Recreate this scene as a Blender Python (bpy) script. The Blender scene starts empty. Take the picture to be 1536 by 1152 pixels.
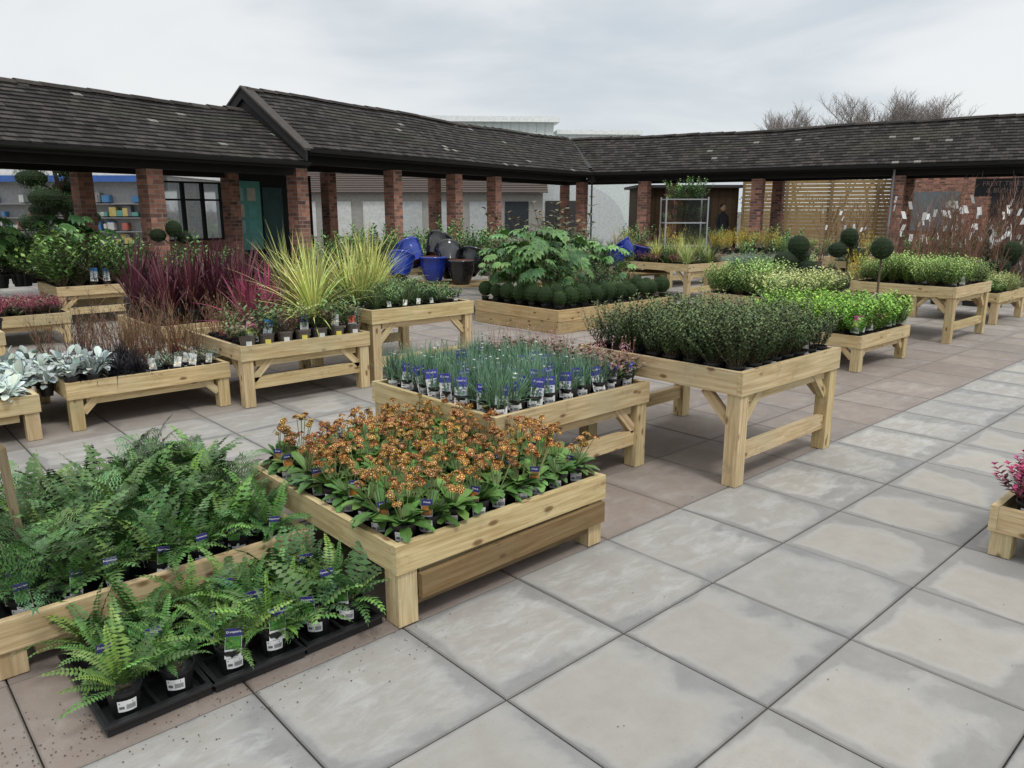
import bpy, math, random
from mathutils import Vector, Matrix, noise
R=random.Random(7)
V=Vector
scene=bpy.context.scene
COL=bpy.context.collection
YAW=0.8324; TH=0.2251
CS,SN=math.cos(YAW),math.sin(YAW)
def W(r,d):
    """survey frame in metres (r = to the right of the survey axis, d = along it) -> world XY"""
    return (r*SN+d*CS, -r*CS+d*SN)

# ------------------------------------------------------------------ materials
def newmat(name):
    m=bpy.data.materials.new(name); m.use_nodes=True
    nt=m.node_tree
    return m,nt,nt.nodes,nt.links,nt.nodes['Principled BSDF']
def N(nt,t,**k):
    n=nt.nodes.new(t)
    for a,b in k.items(): setattr(n,a,b)
    return n
def mathn(nt,op,a,b=None,c=None,clamp=False):
    n=nt.nodes.new('ShaderNodeMath'); n.operation=op; n.use_clamp=clamp
    for i,x in enumerate((a,b,c)):
        if x is None: continue
        if isinstance(x,(int,float)): n.inputs[i].default_value=x
        else: nt.links.new(x,n.inputs[i])
    return n.outputs[0]
def mix(nt,f,a,b,bt='MIX'):
    n=nt.nodes.new('ShaderNodeMix'); n.data_type='RGBA'; n.blend_type=bt
    for s,x in ((n.inputs[0],f),(n.inputs[6],a),(n.inputs[7],b)):
        if isinstance(x,(int,float)): s.default_value=x
        elif isinstance(x,tuple): s.default_value=(x[0],x[1],x[2],1)
        else: nt.links.new(x,s)
    return n.outputs[2]
def maprange(nt,x,a,b,c=0.,d=1.,smooth=True):
    n=nt.nodes.new('ShaderNodeMapRange'); n.interpolation_type='SMOOTHSTEP' if smooth else 'LINEAR'
    nt.links.new(x,n.inputs[0])
    for i,v in enumerate((a,b,c,d)): n.inputs[i+1].default_value=v
    return n.outputs[0]
def noiset(nt,vec,scale,detail=3,rough=.5,dist=0.):
    n=nt.nodes.new('ShaderNodeTexNoise'); n.inputs['Scale'].default_value=scale
    n.inputs['Detail'].default_value=detail; n.inputs['Roughness'].default_value=rough
    n.inputs['Distortion'].default_value=dist
    if vec is not None: nt.links.new(vec,n.inputs['Vector'])
    return n.outputs['Fac']
def bump(nt,bs,h,strength=.3,dist=.01):
    b=nt.nodes.new('ShaderNodeBump'); b.inputs['Strength'].default_value=strength
    b.inputs['Distance'].default_value=dist
    nt.links.new(h,b.inputs['Height']); nt.links.new(b.outputs[0],bs.inputs['Normal'])

def mat_leaf():
    m,nt,n,l,bs=newmat("leaf_surface")
    a=N(nt,'ShaderNodeAttribute',attribute_name='Col')
    oi=N(nt,'ShaderNodeObjectInfo')
    hsv=N(nt,'ShaderNodeHueSaturation')
    l.new(a.outputs['Color'],hsv.inputs['Color'])
    l.new(maprange(nt,oi.outputs['Random'],0,1,.482,.512,False),hsv.inputs['Hue'])
    r2=mathn(nt,'FRACT',mathn(nt,'MULTIPLY',oi.outputs['Random'],37.3))
    l.new(maprange(nt,r2,0,1,.75,1.35,False),hsv.inputs['Value'])
    l.new(hsv.outputs[0],bs.inputs['Base Color']); bs.inputs['Roughness'].default_value=.45
    bs.inputs['Specular IOR Level'].default_value=.4
    return m
def mat_col(name,rough,spec=.5,nzs=25,amt=.15,bmp=0):
    m,nt,n,l,bs=newmat(name)
    a=N(nt,'ShaderNodeAttribute',attribute_name='Col')
    tc=N(nt,'ShaderNodeTexCoord')
    nz=noiset(nt,tc.outputs['Object'],nzs,4,.6)
    c=mix(nt,1.0,a.outputs['Color'],mix(nt,nz,(1-amt*2,)*3,(1+amt*2,)*3),'MULTIPLY')
    l.new(c,bs.inputs['Base Color']); bs.inputs['Roughness'].default_value=rough
    bs.inputs['Specular IOR Level'].default_value=spec
    if bmp: bump(nt,bs,nz,bmp,.01)
    return m
def mat_wood():
    m,nt,n,l,bs=newmat("treated_pine")
    uv=N(nt,'ShaderNodeUVMap')
    a=N(nt,'ShaderNodeAttribute',attribute_name='Col')
    mp=N(nt,'ShaderNodeMapping'); l.new(uv.outputs[0],mp.inputs[0]); mp.inputs['Scale'].default_value=(1.2,22,1)
    g=noiset(nt,mp.outputs[0],2.2,6,.6,.6)
    mp2=N(nt,'ShaderNodeMapping'); l.new(uv.outputs[0],mp2.inputs[0]); mp2.inputs['Scale'].default_value=(2,120,1)
    g2=noiset(nt,mp2.outputs[0],2,3,.6)
    big=noiset(nt,uv.outputs[0],2.3,3)
    dirt=noiset(nt,uv.outputs[0],9,5,.7)
    mp3=N(nt,'ShaderNodeMapping'); l.new(uv.outputs[0],mp3.inputs[0]); mp3.inputs['Scale'].default_value=(5,11,1)
    vo=N(nt,'ShaderNodeTexVoronoi'); vo.inputs['Scale'].default_value=1.0; l.new(mp3.outputs[0],vo.inputs['Vector'])
    k=maprange(nt,vo.outputs['Distance'],.08,.2,1,0)
    base=mix(nt,maprange(nt,g,.3,.7),(.45,.32,.155),(.72,.585,.35))
    base=mix(nt,maprange(nt,g2,.35,.7,0,.4),base,(.40,.28,.14))
    base=mix(nt,maprange(nt,big,.45,.75,0,.5),base,(.46,.43,.27))
    base=mix(nt,maprange(nt,dirt,.52,.78,0,.45),base,(.2,.17,.12))
    base=mix(nt,mathn(nt,'MULTIPLY',k,.85),base,(.16,.075,.03))
    c=mix(nt,1.0,base,a.outputs['Color'],'MULTIPLY')
    l.new(c,bs.inputs['Base Color']); bs.inputs['Roughness'].default_value=.75
    bs.inputs['Specular IOR Level'].default_value=.25
    bump(nt,bs,g2,.3,.004)
    return m
def mat_brick():
    m,nt,n,l,bs=newmat("red_brick")
    uv=N(nt,'ShaderNodeUVMap')
    b=N(nt,'ShaderNodeTexBrick'); l.new(uv.outputs[0],b.inputs['Vector'])
    b.inputs['Scale'].default_value=1; b.inputs['Brick Width'].default_value=.17; b.inputs['Row Height'].default_value=.06
    b.inputs['Mortar Size'].default_value=.0055; b.inputs['Mortar Smooth'].default_value=.2
    b.inputs['Color1'].default_value=(.44,.20,.14,1); b.inputs['Color2'].default_value=(.08,.045,.04,1)
    b.inputs['Mortar'].default_value=(.28,.25,.22,1); b.inputs['Bias'].default_value=-.1
    nz=noiset(nt,uv.outputs[0],14,4)
    c=mix(nt,1.0,b.outputs['Color'],mix(nt,nz,(.5,.5,.5),(1.5,1.45,1.4)),'MULTIPLY')
    l.new(c,bs.inputs['Base Color']); bs.inputs['Roughness'].default_value=.9
    bump(nt,bs,mathn(nt,'SUBTRACT',nz,b.outputs['Fac']),.5,.008)
    return m
def mat_slab():
    m,nt,n,l,bs=newmat("paving_slabs")
    uv=N(nt,'ShaderNodeUVMap')
    a=N(nt,'ShaderNodeAttribute',attribute_name='Col')      # r = kind (0 grey,1 red-brown), g,b = random
    geo=N(nt,'ShaderNodeNewGeometry')
    sep=N(nt,'ShaderNodeSeparateColor'); l.new(a.outputs['Color'],sep.inputs[0])
    kind,r1,r2=sep.outputs
    sx=N(nt,'ShaderNodeSeparateXYZ'); l.new(uv.outputs[0],sx.inputs[0])
    u,v=sx.outputs[0],sx.outputs[1]
    iu,iv=mathn(nt,'SUBTRACT',1.,u),mathn(nt,'SUBTRACT',1.,v)
    d=mathn(nt,'MINIMUM',mathn(nt,'MINIMUM',u,iu),mathn(nt,'MINIMUM',v,iv))
    da=mathn(nt,'MINIMUM',mathn(nt,'MINIMUM',mathn(nt,'MULTIPLY',u,1.9),mathn(nt,'MULTIPLY',iu,.62)),mathn(nt,'MINIMUM',mathn(nt,'MULTIPLY',v,.85),mathn(nt,'MULTIPLY',iv,2.1)))
    off=N(nt,'ShaderNodeVectorMath',operation='ADD'); l.new(geo.outputs['Position'],off.inputs[0]); l.new(a.outputs['Color'],off.inputs[1])
    n1=noiset(nt,off.outputs[0],2.6,4,.5,.3)
    n2=noiset(nt,geo.outputs['Position'],8,5,.62,.3)
    n3=noiset(nt,geo.outputs['Position'],110,3,.7)
    nb=noiset(nt,geo.outputs['Position'],.7,3,.5)
    nm=noiset(nt,off.outputs[0],22,4,.6,1.0)
    nd=mathn(nt,'ADD',da,mathn(nt,'MULTIPLY',mathn(nt,'SUBTRACT',n1,.5),.6))
    nd=mathn(nt,'ADD',nd,mathn(nt,'MULTIPLY',mathn(nt,'SUBTRACT',nm,.5),.06))
    thr=mathn(nt,'ADD',mathn(nt,'MULTIPLY',r1,.16),.05)
    e=mathn(nt,'SUBTRACT',nd,thr)
    dry=maprange(nt,e,-.04,.07)
    line=mathn(nt,'MULTIPLY',maprange(nt,e,-.06,0.0),maprange(nt,e,.0,.10,1,0))
    greyd=mix(nt,n2,(.195,.19,.182),(.285,.275,.262))
    greyl=mix(nt,n2,(.27,.252,.225),(.375,.353,.32))
    c=mix(nt,dry,greyd,greyl)
    c=mix(nt,mathn(nt,'MULTIPLY',line,.22),c,(.46,.45,.43))
    mp=N(nt,'ShaderNodeMapping'); l.new(off.outputs[0],mp.inputs[0]); mp.inputs['Rotation'].default_value=(0,0,.6); mp.inputs['Scale'].default_value=(2.0,5,1)
    st=noiset(nt,mp.outputs[0],2.4,7,.72,.5)
    stm=mathn(nt,'MULTIPLY',maprange(nt,st,.42,.72),maprange(nt,r2,.3,.9,0,.6))
    stm=mathn(nt,'MULTIPLY',stm,maprange(nt,d,.0,.16))
    c=mix(nt,stm,c,(.48,.48,.47))
    br=mix(nt,nb,(.17,.13,.107),(.26,.20,.165))
    br=mix(nt,maprange(nt,n2,.45,.75,0,.5),br,(.30,.265,.235))
    br=mix(nt,mathn(nt,'MULTIPLY',stm,.25),br,(.42,.4,.38))
    c=mix(nt,kind,c,br)
    c=mix(nt,1.0,c,mix(nt,r1,(.90,.91,.92),(1.1,1.09,1.07)),'MULTIPLY')
    edge=maprange(nt,d,.0,.035,.32,0)
    c=mix(nt,edge,c,(.13,.12,.105))
    c=mix(nt,mathn(nt,'MULTIPLY',maprange(nt,n3,.6,.74),.35),c,(.11,.10,.09))
    l.new(c,bs.inputs['Base Color'])
    l.new(maprange(nt,dry,0,1,.68,.88,False),bs.inputs['Roughness'])
    bs.inputs['Specular IOR Level'].default_value=.28
    bump(nt,bs,mathn(nt,'ADD',n3,mathn(nt,'MULTIPLY',n2,1.5)),.4,.004)
    return m
def mat_ground():
    m,nt,n,l,bs=newmat("bedding_ground")
    geo=N(nt,'ShaderNodeNewGeometry')
    n1=noiset(nt,geo.outputs['Position'],1.1,6,.6)
    l.new(mix(nt,n1,(.05,.045,.037),(.14,.125,.1)),bs.inputs['Base Color']); bs.inputs['Roughness'].default_value=.95
    return m
def mat_glass():
    m,nt,n,l,bs=newmat("window_glass")
    g=N(nt,'ShaderNodeBsdfGlossy'); g.inputs['Roughness'].default_value=.03; g.inputs['Color'].default_value=(.8,.85,.88,1)
    t=N(nt,'ShaderNodeBsdfTransparent'); t.inputs['Color'].default_value=(.55,.6,.6,1)
    ms=N(nt,'ShaderNodeMixShader'); ms.inputs[0].default_value=.3
    l.new(t.outputs[0],ms.inputs[1]); l.new(g.outputs[0],ms.inputs[2]); l.new(ms.outputs[0],n['Material Output'].inputs[0])
    return m
LEAF=mat_leaf(); PLASTIC=mat_col("plastic_and_card",.45,.5,40,.06); MATTE=mat_col("matte_painted",.85,.3,9,.18,.2)
GLAZE=mat_col("glazed_ceramic",.12,.6,12,.1); WOOD=mat_wood(); BRICK=mat_brick(); TILE=mat_col("roof_tile",.85,.3,30,.3,.5)
SLAB=mat_slab(); GROUND=mat_ground(); GLASS=mat_glass()
MATS=[LEAF,PLASTIC,MATTE,GLAZE,WOOD,BRICK,TILE,SLAB,GLASS]
L_,P_,M_,Z_,WD_,BR_,T_,S_,G_=range(9)

# ------------------------------------------------------------------ mesh builder
class MB:
    def __init__(s): s.v=[];s.f=[];s.m=[];s.c=[];s.uv=[]
    def face(s,pts,col,mat=0,uv=None):
        b=len(s.v); s.v.extend([tuple(p) for p in pts]); s.f.append(tuple(range(b,b+len(pts))))
        s.m.append(mat); s.c.append(col); s.uv.append(uv if uv else [(0,0)]*len(pts))
    def strip(s,rows,cols,mat=0):
        b=len(s.v); k=len(rows[0])
        for r in rows: s.v.extend([tuple(p) for p in r])
        for i in range(len(rows)-1):
            for j in range(k-1):
                s.f.append((b+i*k+j,b+i*k+j+1,b+(i+1)*k+j+1,b+(i+1)*k+j)); s.m.append(mat)
                s.c.append(cols(i,j) if callable(cols) else cols); s.uv.append([(0,0)]*4)
    def box(s,x0,x1,y0,y1,z0,z1,col=(1,1,1),mat=0,M=None,grain=None):
        P=[V((x,y,z)) for x in (x0,x1) for y in (y0,y1) for z in (z0,z1)]
        dx,dy,dz=x1-x0,y1-y0,z1-z0
        ax=grain if grain is not None else (0 if dx>=dy and dx>=dz else (1 if dy>=dz else 2))
        ro=(R.random()*20,R.random()*20) if mat==WD_ else (0,0)
        def uvf(p,n):
            o=[i for i in range(3) if i!=n]
            if mat==WD_:
                if ax in o: o.remove(ax); return (p[ax]+ro[0],p[o[0]]+ro[1]+n*.37)
                return (p[o[0]]*4+ro[0],p[o[1]]+ro[1])
            if n==2: return (p[0],p[1])
            return (p[1] if n==0 else p[0],p[2])
        for n,q in ((0,(0,1,3,2)),(0,(4,6,7,5)),(1,(0,4,5,1)),(1,(2,3,7,6)),(2,(0,2,6,4)),(2,(1,5,7,3))):
            pts=[P[i] for i in q]; uv=[uvf(p,n) for p in pts]
            if M: pts=[M@p for p in pts]
            s.face(pts,col,mat,uv)
    def tube(s,p0,p1,r0,r1,col,n=4,mat=0):
        d=(p1-p0)
        if d.length<1e-6: return
        d=d.normalized(); a=d.cross(V((0,0,1)))
        if a.length<.05: a=V((1,0,0))
        a.normalize(); b=d.cross(a)
        rows=[]
        for p,r in ((p0,r0),(p1,r1)):
            rows.append([p+a*(r*math.cos(2*math.pi*i/n))+b*(r*math.sin(2*math.pi*i/n)) for i in range(n+1)])
        s.strip(rows,col,mat)
    def lathe(s,prof,col,n=16,mat=1,c=V((0,0,0)),M=None):
        rows=[]
        for (r,z) in prof:
            row=[V((c.x+r*math.cos(2*math.pi*i/n),c.y+r*math.sin(2*math.pi*i/n),c.z+z)) for i in range(n+1)]
            if M: row=[M@p for p in row]
            rows.append(row)
        s.strip(rows,col,mat)
    def blade(s,p,d,L,w,droop,col,seg=3,mat=0,shape='leaf',fold=0.,side=None,edge=None):
        d=d.normalized()
        sd=side.copy() if side else d.cross(V((0,0,1)))
        if sd.length<.05: sd=V((R.uniform(-1,1),R.uniform(-1,1),0))
        sd.normalize(); up=sd.cross(d)
        pos=p.copy(); rows=[]
        for i in range(seg+1):
            t=i/seg
            if shape=='leaf': ww=math.sin(math.pi*min(1,(t*.88+.08)))**.8 if i<seg else .03
            elif shape=='sword': ww=(1-t**2.2)*.97+.03 if t>.01 else .8
            elif shape=='spoon': ww=(.25+.75*math.sin(math.pi*t**1.6*.93)) if i<seg else .35
            else: ww=1-t*.96
            ww*=w*.5
            if fold: rows.append([pos-sd*ww+up*(fold*ww),pos,pos+sd*ww+up*(fold*ww)])
            else: rows.append([pos-sd*ww,pos+sd*ww])
            d=(d+V((0,0,-droop/seg))).normalized(); pos=pos+d*(L/seg); up=sd.cross(d)
        s.strip(rows,col if edge is None else (lambda i,j:(edge if j==0 else col)),mat)
        return pos
    def mesh(s,name,smooth=False):
        me=bpy.data.meshes.new(name); me.from_pydata(s.v,[],s.f)
        used=sorted(set(s.m)); idx={m:i for i,m in enumerate(used)}
        for m in used: me.materials.append(MATS[m])
        me.polygons.foreach_set('material_index',[idx[m] for m in s.m])
        ca=me.color_attributes.new('Col','FLOAT_COLOR','CORNER'); uvl=me.uv_layers.new(name='UVMap')
        cc=[];uu=[]
        for f,c,u in zip(s.f,s.c,s.uv):
            for k in range(len(f)): cc.extend((c[0],c[1],c[2],1)); uu.extend(u[k])
        ca.data.foreach_set('color',cc); uvl.data.foreach_set('uv',uu)
        if smooth: me.polygons.foreach_set('use_smooth',[True]*len(s.f))
        me.update(); return me
def obj(name,me,loc=(0,0,0),rot=0,sc=1,parent=None,rx=0,ry=0):
    o=bpy.data.objects.new(name,me); COL.objects.link(o)
    o.location=loc; o.rotation_euler=(rx,ry,rot); o.scale=(sc,)*3 if not isinstance(sc,tuple) else sc
    if parent: o.parent=parent
    return o
def empty(name,loc=(0,0,0),rot=0):
    o=bpy.data.objects.new(name,None); COL.objects.link(o); o.location=loc; o.rotation_euler=(0,0,rot); o.empty_display_size=.2
    return o
def vary(c,a=.2):
    k=1+R.uniform(-a,a); return (c[0]*k*(1+R.uniform(-a,a)*.4),c[1]*k,c[2]*k*(1+R.uniform(-a,a)*.4))
def lerp(a,b,t): return tuple(a[i]*(1-t)+b[i]*t for i in range(3))
def sph(az,el): return V((math.cos(az)*math.cos(el),math.sin(az)*math.cos(el),math.sin(el)))
def text_into(mb,txt,size,M,col,mat=1,bold=0):
    cu=bpy.data.curves.new("t","FONT"); cu.body=txt; cu.size=size; cu.align_x='CENTER'; cu.align_y='CENTER'; cu.resolution_u=2; cu.offset=bold
    o=bpy.data.objects.new("t",cu); COL.objects.link(o)
    dg=bpy.context.evaluated_depsgraph_get(); me=o.evaluated_get(dg).to_mesh()
    for p in me.polygons: mb.face([M@me.vertices[i].co for i in p.vertices],col,mat)
    o.evaluated_get(dg).to_mesh_clear(); bpy.data.objects.remove(o)

# ------------------------------------------------------------------ plant library
def pot_mesh(r=.055,h=.1,col=(.012,.012,.013),soil=(.035,.022,.014)):
    mb=MB()
    mb.lathe([(r*.74,0),(r*.95,h*.86),(r*1.03,h*.86),(r*1.03,h),(r*.94,h),(r*.92,h*.9),(0.001,h*.9)],col,16,P_)
    for i in range(8):
        a=R.random()*6.28; q=R.random()*r*.8
        c=V((q*math.cos(a),q*math.sin(a),h*.905)); k=.01
        mb.face([c+V((-k,-k,0)),c+V((k,-k,.002)),c+V((k,k,0)),c+V((-k,k,.003))],vary(soil,.4),M_)
    return mb.mesh("plant_pot")
def fern(n=18,L=.25,pin=20,col=(.05,.125,.03),el0=1.0,droop=1.15,pl=.044):
    mb=MB()
    for i in range(n):
        az=i*2.399+R.uniform(-.3,.3); el=el0*R.uniform(.55,1.35); LL=L*R.uniform(.6,1.15)
        d=sph(az,min(1.45,el)); pos=V((math.cos(az),math.sin(az),0))*.012; c0=vary(col,.4)
        if R.random()<.3: c0=(c0[0]*1.6,c0[1]*1.4,c0[2]*1.1)
        prev=pos.copy()
        side=V((-math.sin(az),math.cos(az),0)); tw=R.uniform(-.6,.6)
        for k in range(pin):
            t=(k+1)/pin
            d=(d+V((0,0,-droop/pin*(0.5+t)))).normalized(); d=(d+side*(tw*.05)).normalized()
            pos=pos+d*(LL/pin)
            mb.tube(prev,pos,.0014,.001,vary((.09,.11,.04),.1),3) if k%2==0 else None
            if k%2==1: prev=pos.copy()
            if t<.14: continue
            pr=pl*LL/.24*(min(1,(t-.05)*3.2)*(1-t)**.62+.03)
            up=side.cross(d)
            cc=lerp(c0,(c0[0]*1.7,c0[1]*1.5,c0[2]*1.2),t*.6)
            for sgn in (-1,1):
                dd=(side*sgn+d*.35-up*.12+V((0,0,R.uniform(-.3,.1)))).normalized()
                mb.blade(pos,dd,pr*R.uniform(.8,1.1),LL/pin*.98,.35,vary(cc,.2),2,0,'leaf',side=(d*1.0))
            if t>.97: mb.blade(pos,d,.012,.006,0,cc,1)
    return mb.mesh("fern_fronds")
def fernbi(n=15,L=.27,col=(.05,.115,.038)):
    mb=MB()
    for i in range(n):
        az=i*2.399+R.uniform(-.3,.3); el=R.uniform(.45,1.35); LL=L*R.uniform(.6,1.1)
        d=sph(az,el); pos=V((0,0,0)); c0=vary(col,.45); side=V((-math.sin(az),math.cos(az),0)); pin=10
        if R.random()<.3: c0=(c0[0]*1.8,c0[1]*1.6,c0[2]*1.4)
        for k in range(pin):
            t=(k+1)/pin; d=(d+V((0,0,-1.2/pin*(0.5+t)))).normalized(); p2=pos+d*(LL/pin)
            mb.tube(pos,p2,.0015,.001,(.07,.07,.03),3); pos=p2
            if t<.15: continue
            pr=.09*LL/.26*(min(1,t*2.2)*(1-t)**.6+.06); up=side.cross(d)
            for sgn in (-1,1):
                dd=(side*sgn+d*.4-up*.05+V((0,0,R.uniform(-.25,.15)))).normalized(); q=pos.copy()
                for m in range(4):
                    q=pos+dd*(pr*(m+.6)/4)+V((0,0,-.15*pr*(m/4)**2))
                    w=.026*(1-m/5.5)*LL/.26
                    for s2 in (-1,1):
                        mb.blade(q,(d*s2+dd*.5).normalized(),w,.019,.1,vary(c0,.3),1,0,'leaf',side=dd)
                mb.blade(pos+dd*pr*.85,dd,pr*.2,.012,.1,c0,1,side=d)
    return mb.mesh("fern_fronds_fine")
def primula():
    mb=MB(); g=(.10,.20,.045)
    for i in range(21):
        az=i*2.399+R.uniform(-.3,.3); el=R.uniform(.1,1.15); L=R.uniform(.07,.115)
        mb.blade(V((math.cos(az)*.012,math.sin(az)*.012,0)),sph(az,el),L,L*.42,.75,vary(g,.35),4,0,'spoon',fold=.25)
    for i in range(8):
        az=R.random()*6.28; rr=R.uniform(.01,.075); h=R.uniform(.085,.155)
        top=V((math.cos(az)*rr,math.sin(az)*rr,h)); mb.tube(V((rr*.2*math.cos(az),rr*.2*math.sin(az),0)),top,.0022,.0018,(.18,.2,.08),3)
        for k in range(10):
            fa=R.random()*6.28; fe=R.uniform(.1,1.5); nd=sph(fa,fe); c=top+nd*R.uniform(.010,.022)
            nd=(nd+V((0,0,.25))).normalized(); a=nd.cross(V((0,0,1))); a=a.normalized() if a.length>.05 else V((1,0,0)); b=nd.cross(a)
            Rr=R.uniform(.007,.0108); ph=R.random()
            red=vary(R.choice([(.10,.02,.012),(.16,.03,.014),(.22,.05,.016),(.045,.012,.01),(.11,.035,.015)]),.2); gold=vary(R.choice([(.52,.27,.05),(.36,.13,.025),(.52,.34,.08),(.24,.075,.02)]),.2)
            def P(an,r,z=0): return c+a*(math.cos(an)*r)+b*(math.sin(an)*r)+nd*z
            mb.face([P(ph+6.283*j/5,Rr*.36,.0006) for j in range(5)],(.66,.44,.07),0)
            for j in range(5):
                a0=ph+6.283*j/5; a1=a0+6.283/5
                mb.face([P(a0+.1,Rr*.3),P(a1-.1,Rr*.3),P(a1-.12,Rr*.86),P(a0+.12,Rr*.86)],red,0)
                mb.face([P(a0+.12,Rr*.86),P(a1-.12,Rr*.86),P(a1-.3,Rr*1.05),P(a0+.3,Rr*1.05)],gold,0)
    return mb.mesh("primula_plant")
def grassy(n,L,w,col,spread=.5,droop=.4,seg=3,rb=.03,name="tuft",edge=None,shape='sword',fold=0,elmin=.5):
    mb=MB()
    for i in range(n):
        az=R.random()*6.28; el=1.57-abs(R.gauss(0,spread)); el=max(elmin,el); q=R.random()*rb
        c=vary(col,.28)
        mb.blade(V((math.cos(az)*q,math.sin(az)*q,0)),sph(az+R.uniform(-.4,.4),el),L*R.uniform(.55,1.08),w*R.uniform(.8,1.2),droop*R.uniform(.5,1.4),c,seg,0,shape,fold=fold,edge=(vary(edge,.2) if edge else None))
    return mb
def dianthus():
    mb=grassy(115,.16,.0062,(.125,.235,.14),.5,.4,3,.05)
    for i in range(6):
        az=R.random()*6.28;q=R.random()*.05; b=V((math.cos(az)*q,math.sin(az)*q,.02)); t=b+V((R.uniform(-.03,.03),R.uniform(-.03,.03),R.uniform(.11,.17)))
        mb.tube(b,t,.0014,.001,(.17,.26,.2),3)
        if i<1:
            for j in range(6):
                a=j*1.05; mb.blade(t,sph(a,.4),.013,.013,0,(.72,.72,.68),1)
        else: mb.blade(t,V((0,0,1)),.014,.007,0,(.22,.3,.2),2)
    return mb.mesh("dianthus_plant")
def shrub(name,stems=20,h=.28,spread=.5,nodes=13,ll=.024,lw=.010,col=(.06,.09,.03),tip=(.1,.15,.04),rb=.03,stemc=(.08,.06,.03),fold=.25,droop=.2,bare=.15,lseg=2,whorl=2,leafel=.6,jit=.3):
    mb=MB()
    for i in range(stems):
        az=i*2.399+R.uniform(-.3,.3); el=1.5-spread*math.sqrt((i+.5)/stems)*R.uniform(.6,1.3)
        q=rb*math.sqrt((i+.5)/stems); p=V((math.cos(az)*q,math.sin(az)*q,0)); d=sph(az,max(.2,el)); H=h*R.uniform(.62,1.15); c0=vary(col,.3)
        for k in range(nodes):
            t=(k+1)/nodes; d=(d+V((R.uniform(-.14,.14),R.uniform(-.14,.14),.04))).normalized(); p2=p+d*(H/nodes)
            mb.tube(p,p2,.0022*(1-t*.6)*h/.28,.002*(1-t*.6)*h/.28,stemc,3); p=p2
            if t<bare: continue
            cc=lerp(c0,tip,max(0,(t-.45)/.55)**1.3)
            for m in range(whorl):
                a2=k*1.57+m*6.283/whorl+R.uniform(-jit,jit)
                dd=(sph(a2,0)*math.cos(leafel)+d*math.sin(leafel)+V((0,0,.1)))
                mb.blade(p,dd,ll*R.uniform(.7,1.2)*(1-.25*(t>.93)),lw*R.uniform(.85,1.15),droop,vary(cc,.28),lseg,0,'leaf',fold=fold)
    return mb.mesh(name)
def fatsia(h=.75,n=26,R0=.15):
    mb=MB()
    for i in range(n):
        az=i*2.399; el=R.uniform(.1,1.4); b=V((0,0,h*R.uniform(.05,.6))); d=sph(az,el); L=h*R.uniform(.3,.58)
        e=b+d*L; mb.tube(V((0,0,0)),b,.009,.007,(.12,.1,.05),4) if i%4==0 else None
        mb.tube(b,e,.004,.003,(.16,.24,.08),3)
        nrm=(d*.9+V((0,0,.8))+V((R.uniform(-.6,.6),R.uniform(-.6,.6),0))).normalized(); out=V((math.cos(az),math.sin(az),-.5)).normalized(); sd=out.cross(nrm).normalized(); out=nrm.cross(sd)
        c0=vary(R.choice([(.05,.13,.035),(.085,.19,.05),(.13,.26,.075)]),.25); rr=R0*R.uniform(.6,1.1)
        for k in range(8):
            a=(k-3.5)*.62; dd=out*math.cos(a)+sd*math.sin(a); ln=rr*(1-.05*abs(k-3.5)**1.6)
            mb.blade(e,dd,ln,rr*.36,.75,vary(c0,.15),3,0,'leaf',fold=.2,side=dd.cross(nrm))
    return mb.mesh("fatsia_plant")
def ballmb(mb,c,r,n,ll=.014,col=(.04,.085,.02),sq=1.):
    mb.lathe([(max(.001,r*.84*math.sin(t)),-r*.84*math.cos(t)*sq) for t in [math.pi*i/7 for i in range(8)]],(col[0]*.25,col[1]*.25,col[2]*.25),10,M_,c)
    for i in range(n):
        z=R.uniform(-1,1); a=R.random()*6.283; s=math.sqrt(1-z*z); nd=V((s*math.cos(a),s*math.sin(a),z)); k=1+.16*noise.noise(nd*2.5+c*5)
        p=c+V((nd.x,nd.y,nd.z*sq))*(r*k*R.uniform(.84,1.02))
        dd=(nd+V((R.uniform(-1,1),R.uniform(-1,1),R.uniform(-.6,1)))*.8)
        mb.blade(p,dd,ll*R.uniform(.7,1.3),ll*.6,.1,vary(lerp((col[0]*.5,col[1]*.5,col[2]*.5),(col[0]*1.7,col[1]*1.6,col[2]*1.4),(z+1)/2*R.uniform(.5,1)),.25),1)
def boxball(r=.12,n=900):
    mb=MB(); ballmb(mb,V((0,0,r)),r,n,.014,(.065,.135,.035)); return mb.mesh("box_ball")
def twigs(name,n=12,h=.45,col=(.16,.07,.04),rb=.03,th=.003,spread=.35,side=3,bud=None,leaf=None):
    mb=MB()
    for i in range(n):
        az=R.random()*6.283; q=R.random()*rb; p=V((math.cos(az)*q,math.sin(az)*q,0)); d=sph(az,1.5-spread*R.random()); H=h*R.uniform(.6,1.1); c=vary(col,.3); S=6
        for k in range(S):
            d=(d+V((R.uniform(-.12,.12),R.uniform(-.12,.12),.05))).normalized(); p2=p+d*(H/S)
            mb.tube(p,p2,th*(1-k/S*.7),th*(1-(k+1)/S*.7),c,3); p=p2
            if k>=1:
                for m in range(side if k<S-1 else 2):
                    if R.random()<.55:
                        dd=(d+V((R.uniform(-1,1),R.uniform(-1,1),R.uniform(0,.6)))*.7).normalized(); e=p+dd*H*R.uniform(.1,.28)
                        mb.tube(p,e,th*.5,th*.25,c,3)
                        if bud: 
                            for _ in range(3): mb.blade(p.lerp(e,R.uniform(.3,1)),dd+V((R.uniform(-.5,.5),R.uniform(-.5,.5),0)),bud[1],bud[1]*.6,.1,vary(bud[0],.3),1)
    return mb
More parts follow.
